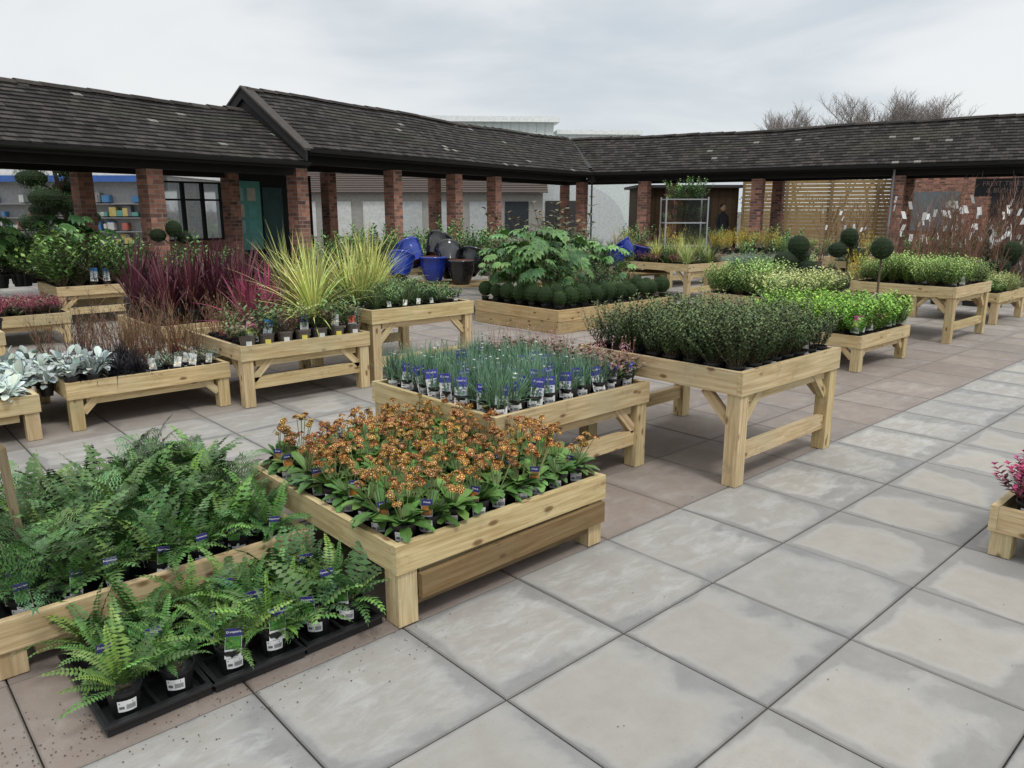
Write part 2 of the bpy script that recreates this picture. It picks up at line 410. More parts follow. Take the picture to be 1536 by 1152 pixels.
def fruit_tree(nl):
    mb=twigs("x",3,1.5,(.15,.08,.05),.03,.008,.2,4)
    mb.lathe([(.1,0),(.13,.22),(.137,.22),(.137,.25),(.12,.25),(.12,.23),(.001,.23)],(.012,.012,.013),12,P_)
    for k in range(nl):
        z=R.uniform(.85,1.4); a=R.random()*6.28; c=V((math.cos(a)*.06,math.sin(a)*.06,z)); t=R.uniform(-.7,.7)
        x=V((math.cos(a+1.5)*.028,math.sin(a+1.5)*.028,0)); u=V((math.sin(t)*.055,0,math.cos(t)*.055))
        mb.face([c-x-u,c+x-u,c+x+u,c-x+u],(.78,.78,.76),P_)
    return mb.mesh("fruit_tree")
def label(kind,txt=None):
    mb=MB(); w=.021; sp={'fern':((.03,.025,.16),(.06,.18,.04)),'dian':((.05,.04,.34),(.62,.62,.7)),'prim':((.02,.018,.14),(.3,.12,.03)),'pink':((.65,.12,.35),(.5,.6,.2)),'white':((.75,.75,.73),(.7,.7,.68)),'blue':((.03,.2,.5),(.5,.6,.7)),'red':((.02,.02,.02),(.6,.14,.08))}[kind]
    def q(x0,x1,z0,z1,c,y=0.): mb.face([V((x0,y,z0)),V((x1,y,z0)),V((x1,y,z1)),V((x0,y,z1))],c,P_)
    q(-w,w,0,.085,(.78,.78,.77)); 
    top=.062 if kind!='dian' else .055
    q(-w,w,top,.085,sp[0],-.0006)
    q(-w*.95,w*.95,.026,top-.0005,sp[1],-.0006)
    for i in range(14):
        x=R.uniform(-w*.8,w*.7); z=R.uniform(.03,.05); k=R.uniform(.003,.007)
        q(x-k,x+k,z-k*.6,z+k*.6,vary((sp[1][0]*1.6,sp[1][1]*1.5,sp[1][2]*1.3) if kind!='dian' else R.choice([(.8,.8,.8),(.1,.15,.4),(.2,.3,.25)]),.3),-.001-i*.00003)
    for i in range(9): q(-w*.2+i*.002,-w*.2+i*.002+.001,.006,.017,(.03,.03,.03),-.001)
    q(-w*.85,-w*.3,.012,.017,(.1,.1,.1),-.001); q(-w*.85,-w*.35,.006,.009,(.2,.2,.2),-.001)
    q(-w*.8,w*.5,.019,.021,(.1,.1,.1),-.001)
    if txt: text_into(mb,txt,.0085,Matrix.Translation((0,-.0012,.0745))@Matrix.Rotation(math.pi/2,4,'X'),(.8,.8,.8),P_,.0001)
    return mb.mesh("plant_label")
def sticker():
    mb=MB(); r=.0575
    def P(a,z,k=0): return V((math.sin(a)*(r*.90+z*.09+k),-math.cos(a)*(r*.90+z*.09+k),z))
    for i in range(4):
        a0=-.5+i*.25; mb.face([P(a0,.035),P(a0+.25,.035),P(a0+.25,.075),P(a0,.075)],(.78,.78,.77),P_)
    for i in range(14):
        a0=-.05+i*.035
        mb.face([P(a0,.043,.0006),P(a0+.016,.043,.0006),P(a0+.016,.06,.0006),P(a0,.06,.0006)],(.03,.03,.03),P_)
    mb.face([P(-.42,.064,.0006),P(.3,.064,.0006),P(.3,.069,.0006),P(-.42,.069,.0006)],(.08,.08,.08),P_)
    mb.face([P(-.42,.045,.0006),P(-.15,.045,.0006),P(-.15,.055,.0006),P(-.42,.055,.0006)],(.15,.15,.15),P_)
    return mb.mesh("barcode_sticker")

POT=pot_mesh(); POT2=pot_mesh(.07,.13,(.12,.10,.085)); BIGPOT=pot_mesh(.11,.2); STICK=sticker()
FERN=[fern() for _ in range(5)]; FERNB=[fernbi() for _ in range(3)]; FERND=[fern(16,.24,12,(.045,.105,.035),.95,1.2,.062) for _ in range(3)]
PRIM=[primula() for _ in range(6)]; DIAN=[dianthus() for _ in range(3)]
HEBE=[shrub("hebe_shrub",22,.29,.66,13,.028,.0125,(.05,.09,.028),(.115,.165,.05)) for _ in range(4)]
SKIM=[shrub("evergreen_shrub",16,.24,.75,8,.05,.018,(.07,.13,.04),(.14,.24,.08),lseg=3) for _ in range(2)]
EUON=[shrub("euonymus_shrub",24,.23,.6,11,.032,.016,(.10,.23,.03),(.24,.43,.06)) for _ in range(3)]
EUOV=[shrub("variegated_shrub",22,.22,.7,9,.034,.018,(.17,.28,.07),(.46,.50,.20)) for _ in range(2)]
PALE=[shrub("pale_green_shrub",22,.3,.5,11,.034,.016,(.13,.24,.055),(.30,.44,.12)) for _ in range(2)]
GREYG=[shrub("grey_green_shrub",20,.2,.7,10,.025,.008,(.16,.23,.18),(.24,.33,.25)) for _ in range(2)]
HEATH=[shrub("heather_plant",26,.14,.8,9,.014,.007,(.12,.07,.05),(.42,.06,.14),whorl=3) for _ in range(2)]
CERI=[shrub("cerise_leaf_plant",22,.15,.85,8,.03,.016,(.09,.03,.035),(.42,.03,.12),whorl=3) for _ in range(2)]
REDG=[shrub("red_green_plant",18,.12,1.0,6,.034,.022,(.12,.17,.07),(.22,.13,.10)) for _ in range(2)]
MOND=[grassy(110,.2,.006,(.014,.012,.016),.6,1.1,4,.035).mesh("black_mondo_grass") for _ in range(2)]
SILV=[]
for _ in range(3):
    mb=MB()
    for i in range(32):
        az=i*2.399; el=R.uniform(0,1.35); L=R.uniform(.055,.105)
        p=V((0,0,R.uniform(0,.08)))+sph(az,0)*.035
        mb.tube(V((0,0,0)),p,.003,.003,(.4,.45,.42),3)
        mb.blade(p,sph(az,el),L,L*.5,.7,vary((.46,.52,.49),.3),4,0,'spoon',fold=.25)
    SILV.append(mb.mesh("silver_leaf_plant"))
PURP=[grassy(52,.74,.028,(.065,.018,.025),.45,.4,5,.04,edge=(.12,.028,.045),fold=.35,elmin=.5).mesh("purple_cordyline") for _ in range(3)]
PINK=[grassy(44,.5,.02,(.40,.05,.12),.55,.5,5,.03,edge=(.2,.08,.07),fold=.3).mesh("pink_cordyline") for _ in range(2)]
YELL=[grassy(120,.88,.017,(.60,.57,.20),.72,1.05,7,.05,edge=(.30,.40,.10),fold=.3,elmin=.1).mesh("yellow_cordyline") for _ in range(3)]
GRAS=[grassy(100,.3,.010,(.46,.48,.2),.6,.9,5,.04,edge=(.22,.32,.09),fold=.2,elmin=.2).mesh("variegated_grass") for _ in range(2)]
DKGR=[grassy(80,.3,.009,(.06,.1,.035),.6,.7,4,.04).mesh("dark_sedge") for _ in range(2)]
FATS=[fatsia() for _ in range(4)]
MAGN=[shrub("magnolia_shrub",12,1.25,.75,10,.15,.065,(.055,.11,.035),(.16,.13,.06),.05,(.1,.07,.05),.2,.5,.2,3,2,.5,.8) for _ in range(2)]
LAUR=[shrub("laurel_shrub",16,.6,.8,11,.08,.034,(.075,.17,.045),(.16,.30,.08),.04,lseg=3,jit=.9) for _ in range(3)]
DARK=[shrub("dark_evergreen",22,.5,.7,12,.042,.018,(.04,.08,.03),(.08,.14,.045),.04,jit=.9) for _ in range(2)]
BOXB=[boxball() for _ in range(2)]
TWIG=[twigs("t",9,.45,(.17,.09,.055),bud=((.22,.13,.07),.010),side=3).mesh("bare_twig_shrub") for _ in range(3)]
TWGR=[twigs("t",11,.4,(.18,.08,.055),bud=((.15,.2,.06),.018)).mesh("budding_shrub") for _ in range(2)]
YFLO=[twigs("t",14,.45,(.2,.17,.06),bud=((.8,.6,.04),.026)).mesh("forsythia_shrub") for _ in range(2)]
FRUT=[fruit_tree(k) for k in (0,0,1,1,2,2)]
SPIK=[]
for _ in range(2):
    mb=MB()
    for i in range(6):
        a=R.random()*6.28; b=V((math.cos(a)*.03,math.sin(a)*.03,.03)); t=b+V((R.uniform(-.05,.05),R.uniform(-.05,.05),R.uniform(.17,.27)))
        mb.tube(b,t,.0018,.001,(.35,.14,.12),3)
        for k in range(12):
            p=b.lerp(t,R.uniform(.5,1.0)); mb.blade(p,V((R.uniform(-1,1),R.uniform(-1,1),.4)),.014,.010,0,vary((.7,.48,.48),.2),1)
    SPIK.append(mb.mesh("pink_flower_spikes"))
LFERN=[label('fern',t) for t in ('Polystichum','Dryopteris','Cyrtomium')]; LDIAN=label('dian','Dianthus'); LPRIM=label('prim','Primula'); LPINK=label('pink'); LWH=label('white'); LBLUE=label('blue'); LRED=label('red')

def put(root,meshes,x,y,z,sc=1.,pot=POT,ph=.1,lab=None,stick=False,name="plant",face=None,rot=None,labz=None,labs=1.,tilt=.08):
    m=R.choice(meshes) if isinstance(meshes,list) else meshes
    if pot: obj("pot",pot,(x,y,z),R.random()*6,1,root,rx=R.uniform(-.02,.02))
    tz=z+(ph*.9 if pot else 0)
    obj(name,m,(x,y,tz),R.random()*6.28 if rot is None else rot,sc*R.uniform(.86,1.14),root,rx=R.uniform(-tilt,tilt),ry=R.uniform(-tilt,tilt))
    fa=math.atan2(y,x)-math.pi/2 if face is None else face     # cards turned towards the walkway
    if stick: obj("barcode_sticker",STICK,(x,y,z),fa+R.uniform(-.35,.35),1,root)
    if lab is not None:
        lb=R.choice(lab) if isinstance(lab,list) else lab
        f2=fa+R.uniform(-.5,.5); rr=.05
        obj("label",lb,(x+math.sin(f2)*rr,y-math.cos(f2)*rr,(z+ph*.75) if labz is None else labz),f2,labs*R.uniform(.9,1.05),root,rx=R.uniform(-.3,-.02),ry=R.uniform(-.2,.2))

# ------------------------------------------------------------------ tables
DECK=.095
def table(x0,x1,y0,y1,z,rim=.13,low=False,stretch=True,apron=False,tone=1.,brace=True,name="wooden_display_table"):
    root=empty(name,(x0,y0,0)); w,d=x1-x0,y1-y0; t=.034; k=.09
    def tc(a=.1): q=tone*R.uniform(1-a,1+a*.6); return (q,q*R.uniform(.97,1.02),q*R.uniform(.93,1.03))
    mb=MB()
    mb.box(0,w,0,t,z-rim,z,tc(),WD_); mb.box(0,w,d-t,d,z-rim,z-.001,tc(),WD_)
    mb.box(.001,t,t+.001,d-t-.001,z-rim+.001,z-.002,tc(),WD_); mb.box(w-t,w-.001,t+.001,d-t-.001,z-rim+.001,z-.002,tc(),WD_)
    obj("rim_boards",mb.mesh("rim"),(0,0,0),0,1,root)
    mb=MB(); n=max(3,int(d/.15))
    for i in range(n):
        a=t+.004+(d-2*t-.008)*i/n; mb.box(t+.003,w-t-.003,a,a+(d-2*t)/n-.012,z-DECK-.03,z-DECK-.006,(.75,.75,.75),WD_)
    obj("deck_slats",mb.mesh("deck"),(0,0,0),0,1,root)
    mb=MB(); mb.box(t+.004,w-t-.004,t+.005,d-t-.005,z-DECK-.005,z-DECK-.001,(.015,.015,.015),P_)
    obj("liner",mb.mesh("liner"),(0,0,0),0,1,root)
    mb=MB(); e=.012; lt=z-rim-.002
    for lx in (e,w-e-k):
        for ly in (e,d-e-k):
            mb.box(lx,lx+k,ly,ly+k,0.004,lt,tc(.15),WD_)
    if stretch and z>.45:
        for ly in (e+.02,d-e-k+.02): mb.box(e+k+.001,w-e-k-.001,ly,ly+.045,.15,.245,tc(),WD_)
    for ly in (t+.004,d-t-.05): mb.box(k+e+.03,w-k-e-.03,ly,ly+.04,z-rim-.06,z-rim-.003,tc(),WD_)
    if brace and z>.33:
        bl=min(.17,(z-rim)*.45)
        for ly in (e+.02,d-e-k+.02):
            for sx,lx in ((1,e+k),(-1,w-e-k)):
                c=V((lx+sx*bl*.5,ly+.02,lt-bl*.5))
                M=Matrix.Translation(c)@Matrix.Rotation(-sx*math.pi/4,4,'Y')
                mb.box(-bl*.72,bl*.72,-.02,.02,-.028,.028,tc(),WD_,M,grain=0)
        for lx in (e+.02,w-e-k+.02):
            for sy,ly in ((1,e+k),(-1,d-e-k)):
                c=V((lx+.02,ly+sy*bl*.5,lt-bl*.5))
                M=Matrix.Translation(c)@Matrix.Rotation(sy*math.pi/4,4,'X')
                mb.box(-.02,.02,-bl*.72,bl*.72,-.028,.028,tc(),WD_,M,grain=1)
    if apron:
        M=Matrix.Translation((w*.5,.03,z-rim-.068))@Matrix.Rotation(-.012,4,'Y')
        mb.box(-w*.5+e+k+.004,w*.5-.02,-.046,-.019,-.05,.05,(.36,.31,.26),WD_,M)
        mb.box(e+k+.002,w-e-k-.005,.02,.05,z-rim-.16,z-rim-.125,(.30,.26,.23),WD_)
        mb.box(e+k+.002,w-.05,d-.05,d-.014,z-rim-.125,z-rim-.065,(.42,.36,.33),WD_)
    obj("legs_and_braces",mb.mesh("legs"),(0,0,0),0,1,root)
    return root
def grid(x0,x1,y0,y1,nx,ny,j=.008):
    for iy in range(ny):
        for ix in range(nx):
            yield ix,iy,x0+(x1-x0)*(ix+.5)/nx+R.uniform(-j,j),y0+(y1-y0)*(iy+.5)/ny+R.uniform(-j,j)

# T1 primulas
table(1.47,2.68,2.27,3.57,.352,rim=.118,apron=True,brace=False)
rt=empty("primula_plants",(0,0,0))
for ix,iy,x,y in grid(1.515,2.635,2.315,3.53,9,9,.012):
    edge=(iy==0 or ix==0)
    put(rt,PRIM,x,y,.352-.055,1.1,lab=LPRIM if (edge and R.random()<.6) else (LPRIM if R.random()<.1 else None),stick=edge or R.random()<.2,name="primula",labs=1.05,tilt=.15)
# T2 ferns
table(.25,1.455,2.92,4.22,.22,rim=.115,brace=False,tone=1.0)
rt=empty("fern_plants",(0,0,0))
for ix,iy,x,y in grid(.29,1.42,2.96,4.18,7,7,.015):
    if iy==0: y+=.02
    q=R.random()
    m=(FERNB if q<.45 else FERND if q<.75 else FERN) if iy>=3 else (FERN if q<.45 else FERND if q<.8 else FERNB)
    put(rt,m,x,y,.22-DECK+(.0 if iy<3 else .03),R.uniform(.88,1.15),lab=LFERN if (iy<=1 or R.random()<.25) else None,stick=iy<=1,name="fern",labs=1.2,labz=.22-DECK+.07,tilt=.2)
for i in range(12):
    put(rt,R.choice([FERNB,FERND]),R.uniform(.3,1.4),R.uniform(3.5,4.2),.22-DECK+.1,R.uniform(.8,1.1),pot=None,name="fern",tilt=.3)
st=empty("wooden_stake",(.47,3.5,0)); mb=MB(); mb.box(-.014,.014,-.01,.01,.13,.68,(.42,.42,.46),WD_); mb.face([V((-.014,-.01,.68)),V((.014,-.01,.68)),V((0,0,.71))],(.4,.4,.42),WD_)
obj("stake",mb.mesh("stake"),(0,0,0),.4,1,st,ry=-.05)
# ground trays
for ti in range(3):
    X0=.455+ti*.337; root=empty("black_pot_tray",(X0,2.36,0)); mb=MB(); w,d=.325,.53; bk=(.012,.012,.013)
    mb.box(0.012,w-.012,.012,d-.012,.006,.012,bk,P_)
    for (a,b,c,e) in ((0,w,0,.012),(0,w,d-.012,d),(0,.012,.0125,d-.0125),(w-.012,w,.0125,d-.0125)): mb.box(a,b,c,e,.005,.045,bk,P_)
    for (a,b,c,e) in ((-.01,w+.01,-.012,-.0005),(-.01,w+.01,d+.0005,d+.012),(-.01,-.0005,0,d),(w+.0005,w+.01,0,d)): mb.box(a,b,c,e,.036,.0445,(.02,.02,.021),P_)
    for i in range(1,3): mb.box(.013,w-.013,d*i/3-.006,d*i/3+.006,.0125,.035,bk,P_)
    mb.box(w/2-.006,w/2+.006,.0135,d-.0135,.0125,.036,bk,P_)
    obj("tray_shell",mb.mesh("tray"),(0,0,0),R.uniform(-.03,.03),1,root)
rt=empty("fern_plants",(0,0,0))
for ti in range(3):
    for ix in range(2):
        for iy in range(3):
            x=.455+ti*.337+.085+ix*.155+R.uniform(-.01,.01); y=2.36+.09+iy*.165+R.uniform(-.01,.01)
            front=(iy==0 and ti>0)
            put(rt,FERN if ti<2 or R.random()<.3 else FERND,x,y,.014,R.uniform(.8,1.02)*(1.0 if ti else 1.05),lab=LFERN if ((front or iy==1 or R.random()<.4) and not (ti==0 and iy==0)) else None,stick=iy==0,name="fern",labs=1.35,labz=.085,tilt=.25)
# T3 dianthus
table(2.49,3.775,2.86,4.05,.55)
rt=empty("dianthus_plants",(0,0,0)); rt2=empty("saxifrage_plants",(0,0,0))
for ix,iy,x,y in grid(2.53,3.74,2.90,4.01,9,8):
    if ix>=7 or (ix>=6 and iy>=6):
        put(rt2,REDG,x,y,.55-.055,1.15,lab=LDIAN if (iy==0 or R.random()<.3) else None,stick=iy==0,name="saxifrage",labs=1.35)
        if R.random()<.7: obj("flower_spikes",R.choice(SPIK),(x,y,.58),R.random()*6,1,rt2)
    else:
        put(rt,DIAN,x,y,.55-.055,1.12,lab=LDIAN if (R.random()<.65) or ix==0 or iy==0 else None,stick=(iy==0 or ix==0),name="dianthus",labs=1.8,labz=.55-.005,tilt=.15)
        if iy>=6 and R.random()<.3: obj("flower_spikes",R.choice(SPIK),(x,y,.58),R.random()*6,.8,rt2)
# T4 hebes
table(3.80,5.02,2.23,3.50,.70,rim=.14)
rt=empty("hebe_shrubs",(0,0,0))
for ix,iy,x,y in grid(3.84,4.98,2.27,3.46,8,8,.016):
    put(rt,HEBE,x,y,.70-.085,1.0,lab=LWH if R.random()<.04 else None,stick=(iy==0 and R.random()<.4),name="hebe",tilt=.2)
# T5 mondo + twigs
table(1.22,2.43,6.15,7.40,.37,rim=.125)
rt=empty("mondo_grass_plants"); rt2=empty("twiggy_shrubs")
for ix,iy,x,y in grid(1.26,2.39,6.19,7.36,8,8,.012):
    if ix<4 and iy<5: put(rt,MOND,x,y,.37-DECK,.95,name="mondo_grass",lab=LWH if R.random()<.15 else None,labs=1.1)
    elif iy==0: put(rt2,GREYG,x,y,.37-DECK,.7,lab=LWH,stick=True,name="small_shrub",labs=1.3)
    elif R.random()<.8: put(rt2,TWIG if R.random()<.55 else TWGR,x,y,.37-DECK,R.uniform(.7,1.15),name="twiggy_shrub",stick=iy<2,lab=LWH if R.random()<.15 else None,tilt=.15,labs=1.2)
# T16 silver
table(-.2,1.04,6.1,7.35,.33,rim=.125)
rt=empty("silver_leaf_plants")
for ix,iy,x,y in grid(-.16,1.25,6.12,7.31,9,8,.015):
    if y<6.4 and x>1.0: continue
    put(rt,SILV,x,y,.33-DECK,1.15,name="silver_leaf_plant",lab=LWH if R.random()<.3 else None,tilt=.3)
for x,y in ((1.28,6.22),(1.33,6.42),(1.3,6.6),(1.42,6.22),(1.5,6.35),(1.48,6.55),(1.4,6.5)): put(rt,SILV,x,y,.31,1.0,name="silver_leaf_plant",tilt=.3)
# T6
table(2.45,3.66,5.95,7.20,.52,rim=.125)
rt=empty("mixed_potted_plants")
LAB=[LWH,LPINK,LBLUE,LRED,LDIAN]
for i in range(7):
    x=2.55+i*.165; put(rt,[REDG,SKIM,HEATH,EUOV,REDG,SKIM,GREYG][i],x,6.04,.52-.05,1.3,pot=POT2,ph=.13,name="potted_plant",lab=R.choice(LAB) if R.random()<.7 else None,stick=False,labs=1.7)
    mb=MB(); mb.face([V((-.022,0,0)),V((.022,0,0)),V((.022,0,.045)),V((-.022,0,.045))],(.7,.62,.12) if i%2 else (.7,.7,.68),P_)
    obj("price_label",mb.mesh("price_label"),(x-.02,5.965,.51),-.5,1,rt)
for ix,iy,x,y in grid(2.5,3.6,6.2,6.9,7,4): put(rt,SKIM if R.random()<.5 else (TWGR if R.random()<.4 else REDG),x,y,.52-DECK,.9,name="potted_plant",lab=R.choice(LAB) if iy<2 and R.random()<.6 else None,labs=1.7)
rt=empty("pink_cordylines")
for x,y in ((2.85,6.6),(3.1,6.85),(3.3,7.05),(3.0,7.1),(3.45,6.75)): put(rt,PINK,x,y,.45,1.1,name="pink_cordyline")
rt=empty("yellow_cordylines")
for x,y,s in ((3.3,6.3,.8),(3.5,6.6,.95),(3.9,6.5,.8),(4.05,6.9,.95),(3.5,7.05,.95),(4.35,7.05,.85),(3.8,7.2,.9),(4.55,7.5,.95),(4.9,7.7,.85)): put(rt,YELL,x,y,.45,s,pot=BIGPOT,ph=.2,name="yellow_cordyline",tilt=.15)
# T7
table(3.72,4.93,6.0,7.25,.70)
rt=empty("hellebore_plants")
for ix,iy,x,y in grid(3.78,4.88,6.05,7.2,7,7): put(rt,SKIM if R.random()<.6 else DKGR,x,y,.70-DECK,.75,name="hellebore",lab=LWH if iy==0 and R.random()<.5 else None)
table(2.45,3.95,8.0,9.3,.45)
rt=empty("purple_cordylines")
for ix,iy,x,y in grid(2.5,3.9,8.05,9.2,5,3,.06): put(rt,PURP,x,y,.38,R.uniform(.8,1.0),pot=BIGPOT,ph=.2,name="purple_cordyline",tilt=.15)
# left side
table(1.0,2.25,10.5,11.7,.38); rt=empty("heather_plants")
for ix,iy,x,y in grid(1.05,2.2,10.55,11.65,8,8): put(rt,HEATH if R.random()<.7 else REDG,x,y,.29,1.2,name="heather")
table(2.45,3.6,12.1,13.3,.55); rt=empty("evergreen_shrubs")
for ix,iy,x,y in grid(2.5,3.6,12.1,13.3,6,5,.03): put(rt,DARK if R.random()<.6 else LAUR,x,y,.46,R.uniform(.9,1.2),name="evergreen_shrub",lab=LBLUE if iy==0 and ix in(2,3) else None,labs=2.2,labz=.6,tilt=.2)
rt=empty("leafy_shrubs")
for i in range(24): 
    d=R.uniform(11.9,14); x,y=W(-d*R.uniform(.57,.7),d); put(rt,R.choice([LAUR,FATS,LAUR,DARK]),x,y,.4,R.uniform(1.,1.35),pot=BIGPOT,ph=.2,name="leafy_shrub",tilt=.2)
for i in range(46):
    d=R.uniform(11.8,14.6); x,y=W(-d*R.uniform(.36,.56),d)
    if x<3.7 and y>12 and y<13.4: continue
    put(rt,R.choice([LAUR,DARK,GREYG,TWGR,DKGR,EUOV]),x,y,.3,R.uniform(.8,1.25),pot=BIGPOT,ph=.2,name="leafy_shrub",tilt=.2)
for i in range(14):
    x=R.uniform(.1,1.3); y=R.uniform(9.0,10.2); put(rt,R.choice([REDG,HEATH,GREYG]),x,y,.3,R.uniform(.9,1.3),pot=BIGPOT,ph=.2,name="leafy_shrub")
table(0.0,1.3,8.9,10.2,.42)

# T8 planter
root=empty("wooden_planter_bed",(7.1,6.9,0)); mb=MB(); w,d=2.5,1.7
for k in range(2):
    z0=.005+k*.157; z1=z0+.152
    q=.75 if k==0 else .9
    mb.box(0,w,0,.045,z0,z1,(q,q*.93,q*.85),WD_); mb.box(0,w,d-.045,d,z0,z1,(q,q*.93,q*.85),WD_)
    mb.box(0,.045,.046,d-.046,z0,z1,(q,q*.93,q*.85),WD_); mb.box(w-.045,w,.046,d-.046,z0,z1,(q,q*.93,q*.85),WD_)
obj("planter_boards",mb.mesh("boards"),(0,0,0),0,1,root)
mb=MB(); mb.box(.046,w-.046,.047,d-.047,.2,.26,(.03,.02,.014),M_); obj("compost",mb.mesh("compost"),(0,0,0),0,1,root)
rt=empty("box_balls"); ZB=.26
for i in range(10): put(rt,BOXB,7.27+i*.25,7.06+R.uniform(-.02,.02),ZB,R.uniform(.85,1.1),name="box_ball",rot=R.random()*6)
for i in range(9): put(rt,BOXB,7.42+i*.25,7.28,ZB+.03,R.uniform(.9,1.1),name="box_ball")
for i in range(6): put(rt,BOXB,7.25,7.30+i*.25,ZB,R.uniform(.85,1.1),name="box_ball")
rt=empty("fatsia_plants")
for x,y,s in ((7.6,7.6,1.1),(7.5,8.0,1.2),(7.9,8.2,1.25),(7.4,8.4,1.15),(8.2,7.8,1.1),(9.1,8.2,1.1),(9.3,7.9,1.0),(8.9,8.4,1.1),(7.8,7.9,1.3),(8.5,8.3,1.1),(7.7,8.5,1.3)): put(rt,FATS,x,y,ZB,s,pot=BIGPOT,ph=.15,name="fatsia",tilt=.2)
rt=empty("mixed_shrubs")
for i in range(40):
    x=R.uniform(7.5,9.5); y=R.uniform(7.5,8.5); put(rt,R.choice([DARK,DKGR,SKIM,DARK,TWGR,GRAS]),x,y,ZB,R.uniform(.6,1.05),name="shrub",tilt=.2)
rt=empty("magnolia_shrubs")
for x,y,s in ((8.7,9.2,1.1),(8.9,9.5,1.15),(9.4,9.2,1.05),(9.7,9.3,1.)): put(rt,MAGN,x,y,.2,s,pot=BIGPOT,ph=.2,name="magnolia")
# glazed pots
def bigpot(col,inner):
    mb=MB(); mb.lathe([(.13,0),(.17,.1),(.215,.25),(.22,.36),(.235,.37),(.24,.40),(.215,.405)],col,28,Z_)
    mb.lathe([(.215,.405),(.2,.36),(.195,.25),(.14,.06),(.001,.05)],inner,28,M_); return mb.mesh("glazed_pot",True)
GB=bigpot((.012,.035,.26),(.1,.04,.025)); GK=bigpot((.012,.012,.014),(.14,.055,.04))
root=empty("glazed_pot_stack"); 
for m,r,d,z,rx,ry in ((GB,-1.8,12.2,.55,-.5,.3),(GB,-1.55,12.5,.75,-.7,-.3),(GB,-1.25,12.2,.5,.0,.0),(GK,-1.3,12.7,.85,-.5,.6),(GK,-1.0,12.3,.75,-.9,.5),(GK,-1.0,12.6,.5,0,0),(GK,-.7,12.4,.6,-.4,.4),(GK,-.8,12.1,.45,0,0)):
    x,y=W(r,d); obj("glazed_pot",m,(x,y,z),R.random()*.6-.6,.95,root,rx=rx,ry=ry)
mb=MB()
for i in range(4): mb.box(-.9,.9,-.5+i*.27,-.3+i*.27,.42,.45,(.6,.55,.5),WD_)
for i in (-.85,0,.8): mb.box(i-.04,i+.04,-.5,.5,0.005,.418,(.6,.55,.5),WD_)
x,y=W(-1.25,12.4); obj("pallet",mb.mesh("pallet"),(x,y,0),-.7,1,root)
root=empty("glazed_pot_stack")
for r,d,z,rx in ((2.0,14.5,.6,-.3),(2.25,14.6,.75,-.7),(2.45,14.8,.62,.2)):
    x,y=W(r,d); obj("glazed_pot",GB,(x,y,z),R.random(),.8,root,rx=rx)
x,y=W(2.2,14.6); obj("pallet",bpy.data.meshes["pallet"],(x,y,.1),-.7,.8,root)
# right-hand tables
table(7.6,8.82,3.18,4.45,.37,rim=.125); rt=empty("euonymus_shrubs")
for ix,iy,x,y in grid(7.64,8.78,3.22,4.41,8,8,.012): put(rt,EUON,x,y,.37-DECK,1.3,lab=LPINK if (iy==0 and R.random()<.9) else None,name="euonymus",labs=2.0,labz=.39,tilt=.15)
table(9.0,10.4,4.6,6.0,.5); rt=empty("variegated_shrubs")
for ix,iy,x,y in grid(9.0,10.4,4.6,6.0,7,7,.03): put(rt,EUOV if iy<4 else PALE,x,y,.5-DECK,1.3,name="variegated_shrub",tilt=.2)
table(10.1,11.4,3.17,4.45,.69); rt=empty("pale_green_shrubs")
for ix,iy,x,y in grid(10.14,11.36,3.2,4.41,7,7,.03): put(rt,PALE,x,y,.69-DECK,1.0,name="pale_green_shrub",lab=LWH if R.random()<.12 else None,tilt=.2,labs=1.4)
table(12.3,13.6,3.3,4.5,.45); rt=empty("golden_grass_plants")
for ix,iy,x,y in grid(12.35,13.5,3.3,4.4,6,6,.03): put(rt,EUOV if R.random()<.6 else GRAS,x,y,.36,1.0,name="golden_grass")
table(11.4,12.7,7.9,9.5,.66); rt=empty("variegated_grass_plants")
for ix,iy,x,y in grid(11.45,12.65,7.95,9.45,6,7,.04): put(rt,[GRAS,DKGR,REDG,HEATH,GRAS][R.randrange(5)],x,y,.66-DECK,1.25,name="variegated_grass")
for x,y in ((12,8.5),(12.3,8.3),(11.8,8.9)): put(rt,YELL,x,y,.6,.6,name="variegated_grass")
table(13.2,14.8,7.5,8.8,.52); rt=empty("lavender_plants")
for ix,iy,x,y in grid(13.2,14.8,7.5,8.8,7,6,.03): put(rt,GREYG,x,y,.43,1.1,name="lavender")
# T17
root=table(3.92,5.1,-.28,.965,.25,rim=.125,brace=False); rt=empty("cerise_leaf_plants")
for ix,iy,x,y in grid(3.97,4.4,.1,.92,3,5,.01): put(rt,CERI,x,y,.25-DECK+.02,1.2,pot=POT if iy==4 else POT2,ph=.11,name="cerise_leaf_plant",lab=LRED if ix==0 and iy>=3 else None,labs=1.9,labz=.25,stick=iy==4)

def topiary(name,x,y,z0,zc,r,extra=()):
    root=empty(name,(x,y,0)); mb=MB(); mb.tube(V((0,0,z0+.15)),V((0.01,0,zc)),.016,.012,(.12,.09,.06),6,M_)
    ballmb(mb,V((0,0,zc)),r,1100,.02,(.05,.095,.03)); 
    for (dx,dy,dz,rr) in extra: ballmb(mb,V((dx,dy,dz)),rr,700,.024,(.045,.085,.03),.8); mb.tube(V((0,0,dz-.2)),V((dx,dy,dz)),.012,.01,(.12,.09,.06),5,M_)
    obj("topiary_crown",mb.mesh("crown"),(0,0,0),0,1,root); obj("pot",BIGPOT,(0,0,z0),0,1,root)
topiary("topiary_ball_tree",9.5,3.85,.05,1.15,.155)
x,y=W(-6.9,12.3); topiary("topiary_ball_tree",x,y,.2,1.38,.16)
x,y=W(4.9,13.2); topiary("cloud_pruned_tree",x,y,.1,1.0,.22,((.24,.1,.8,.22),(-.24,.1,.75,.24),(.0,-.2,.62,.22)))
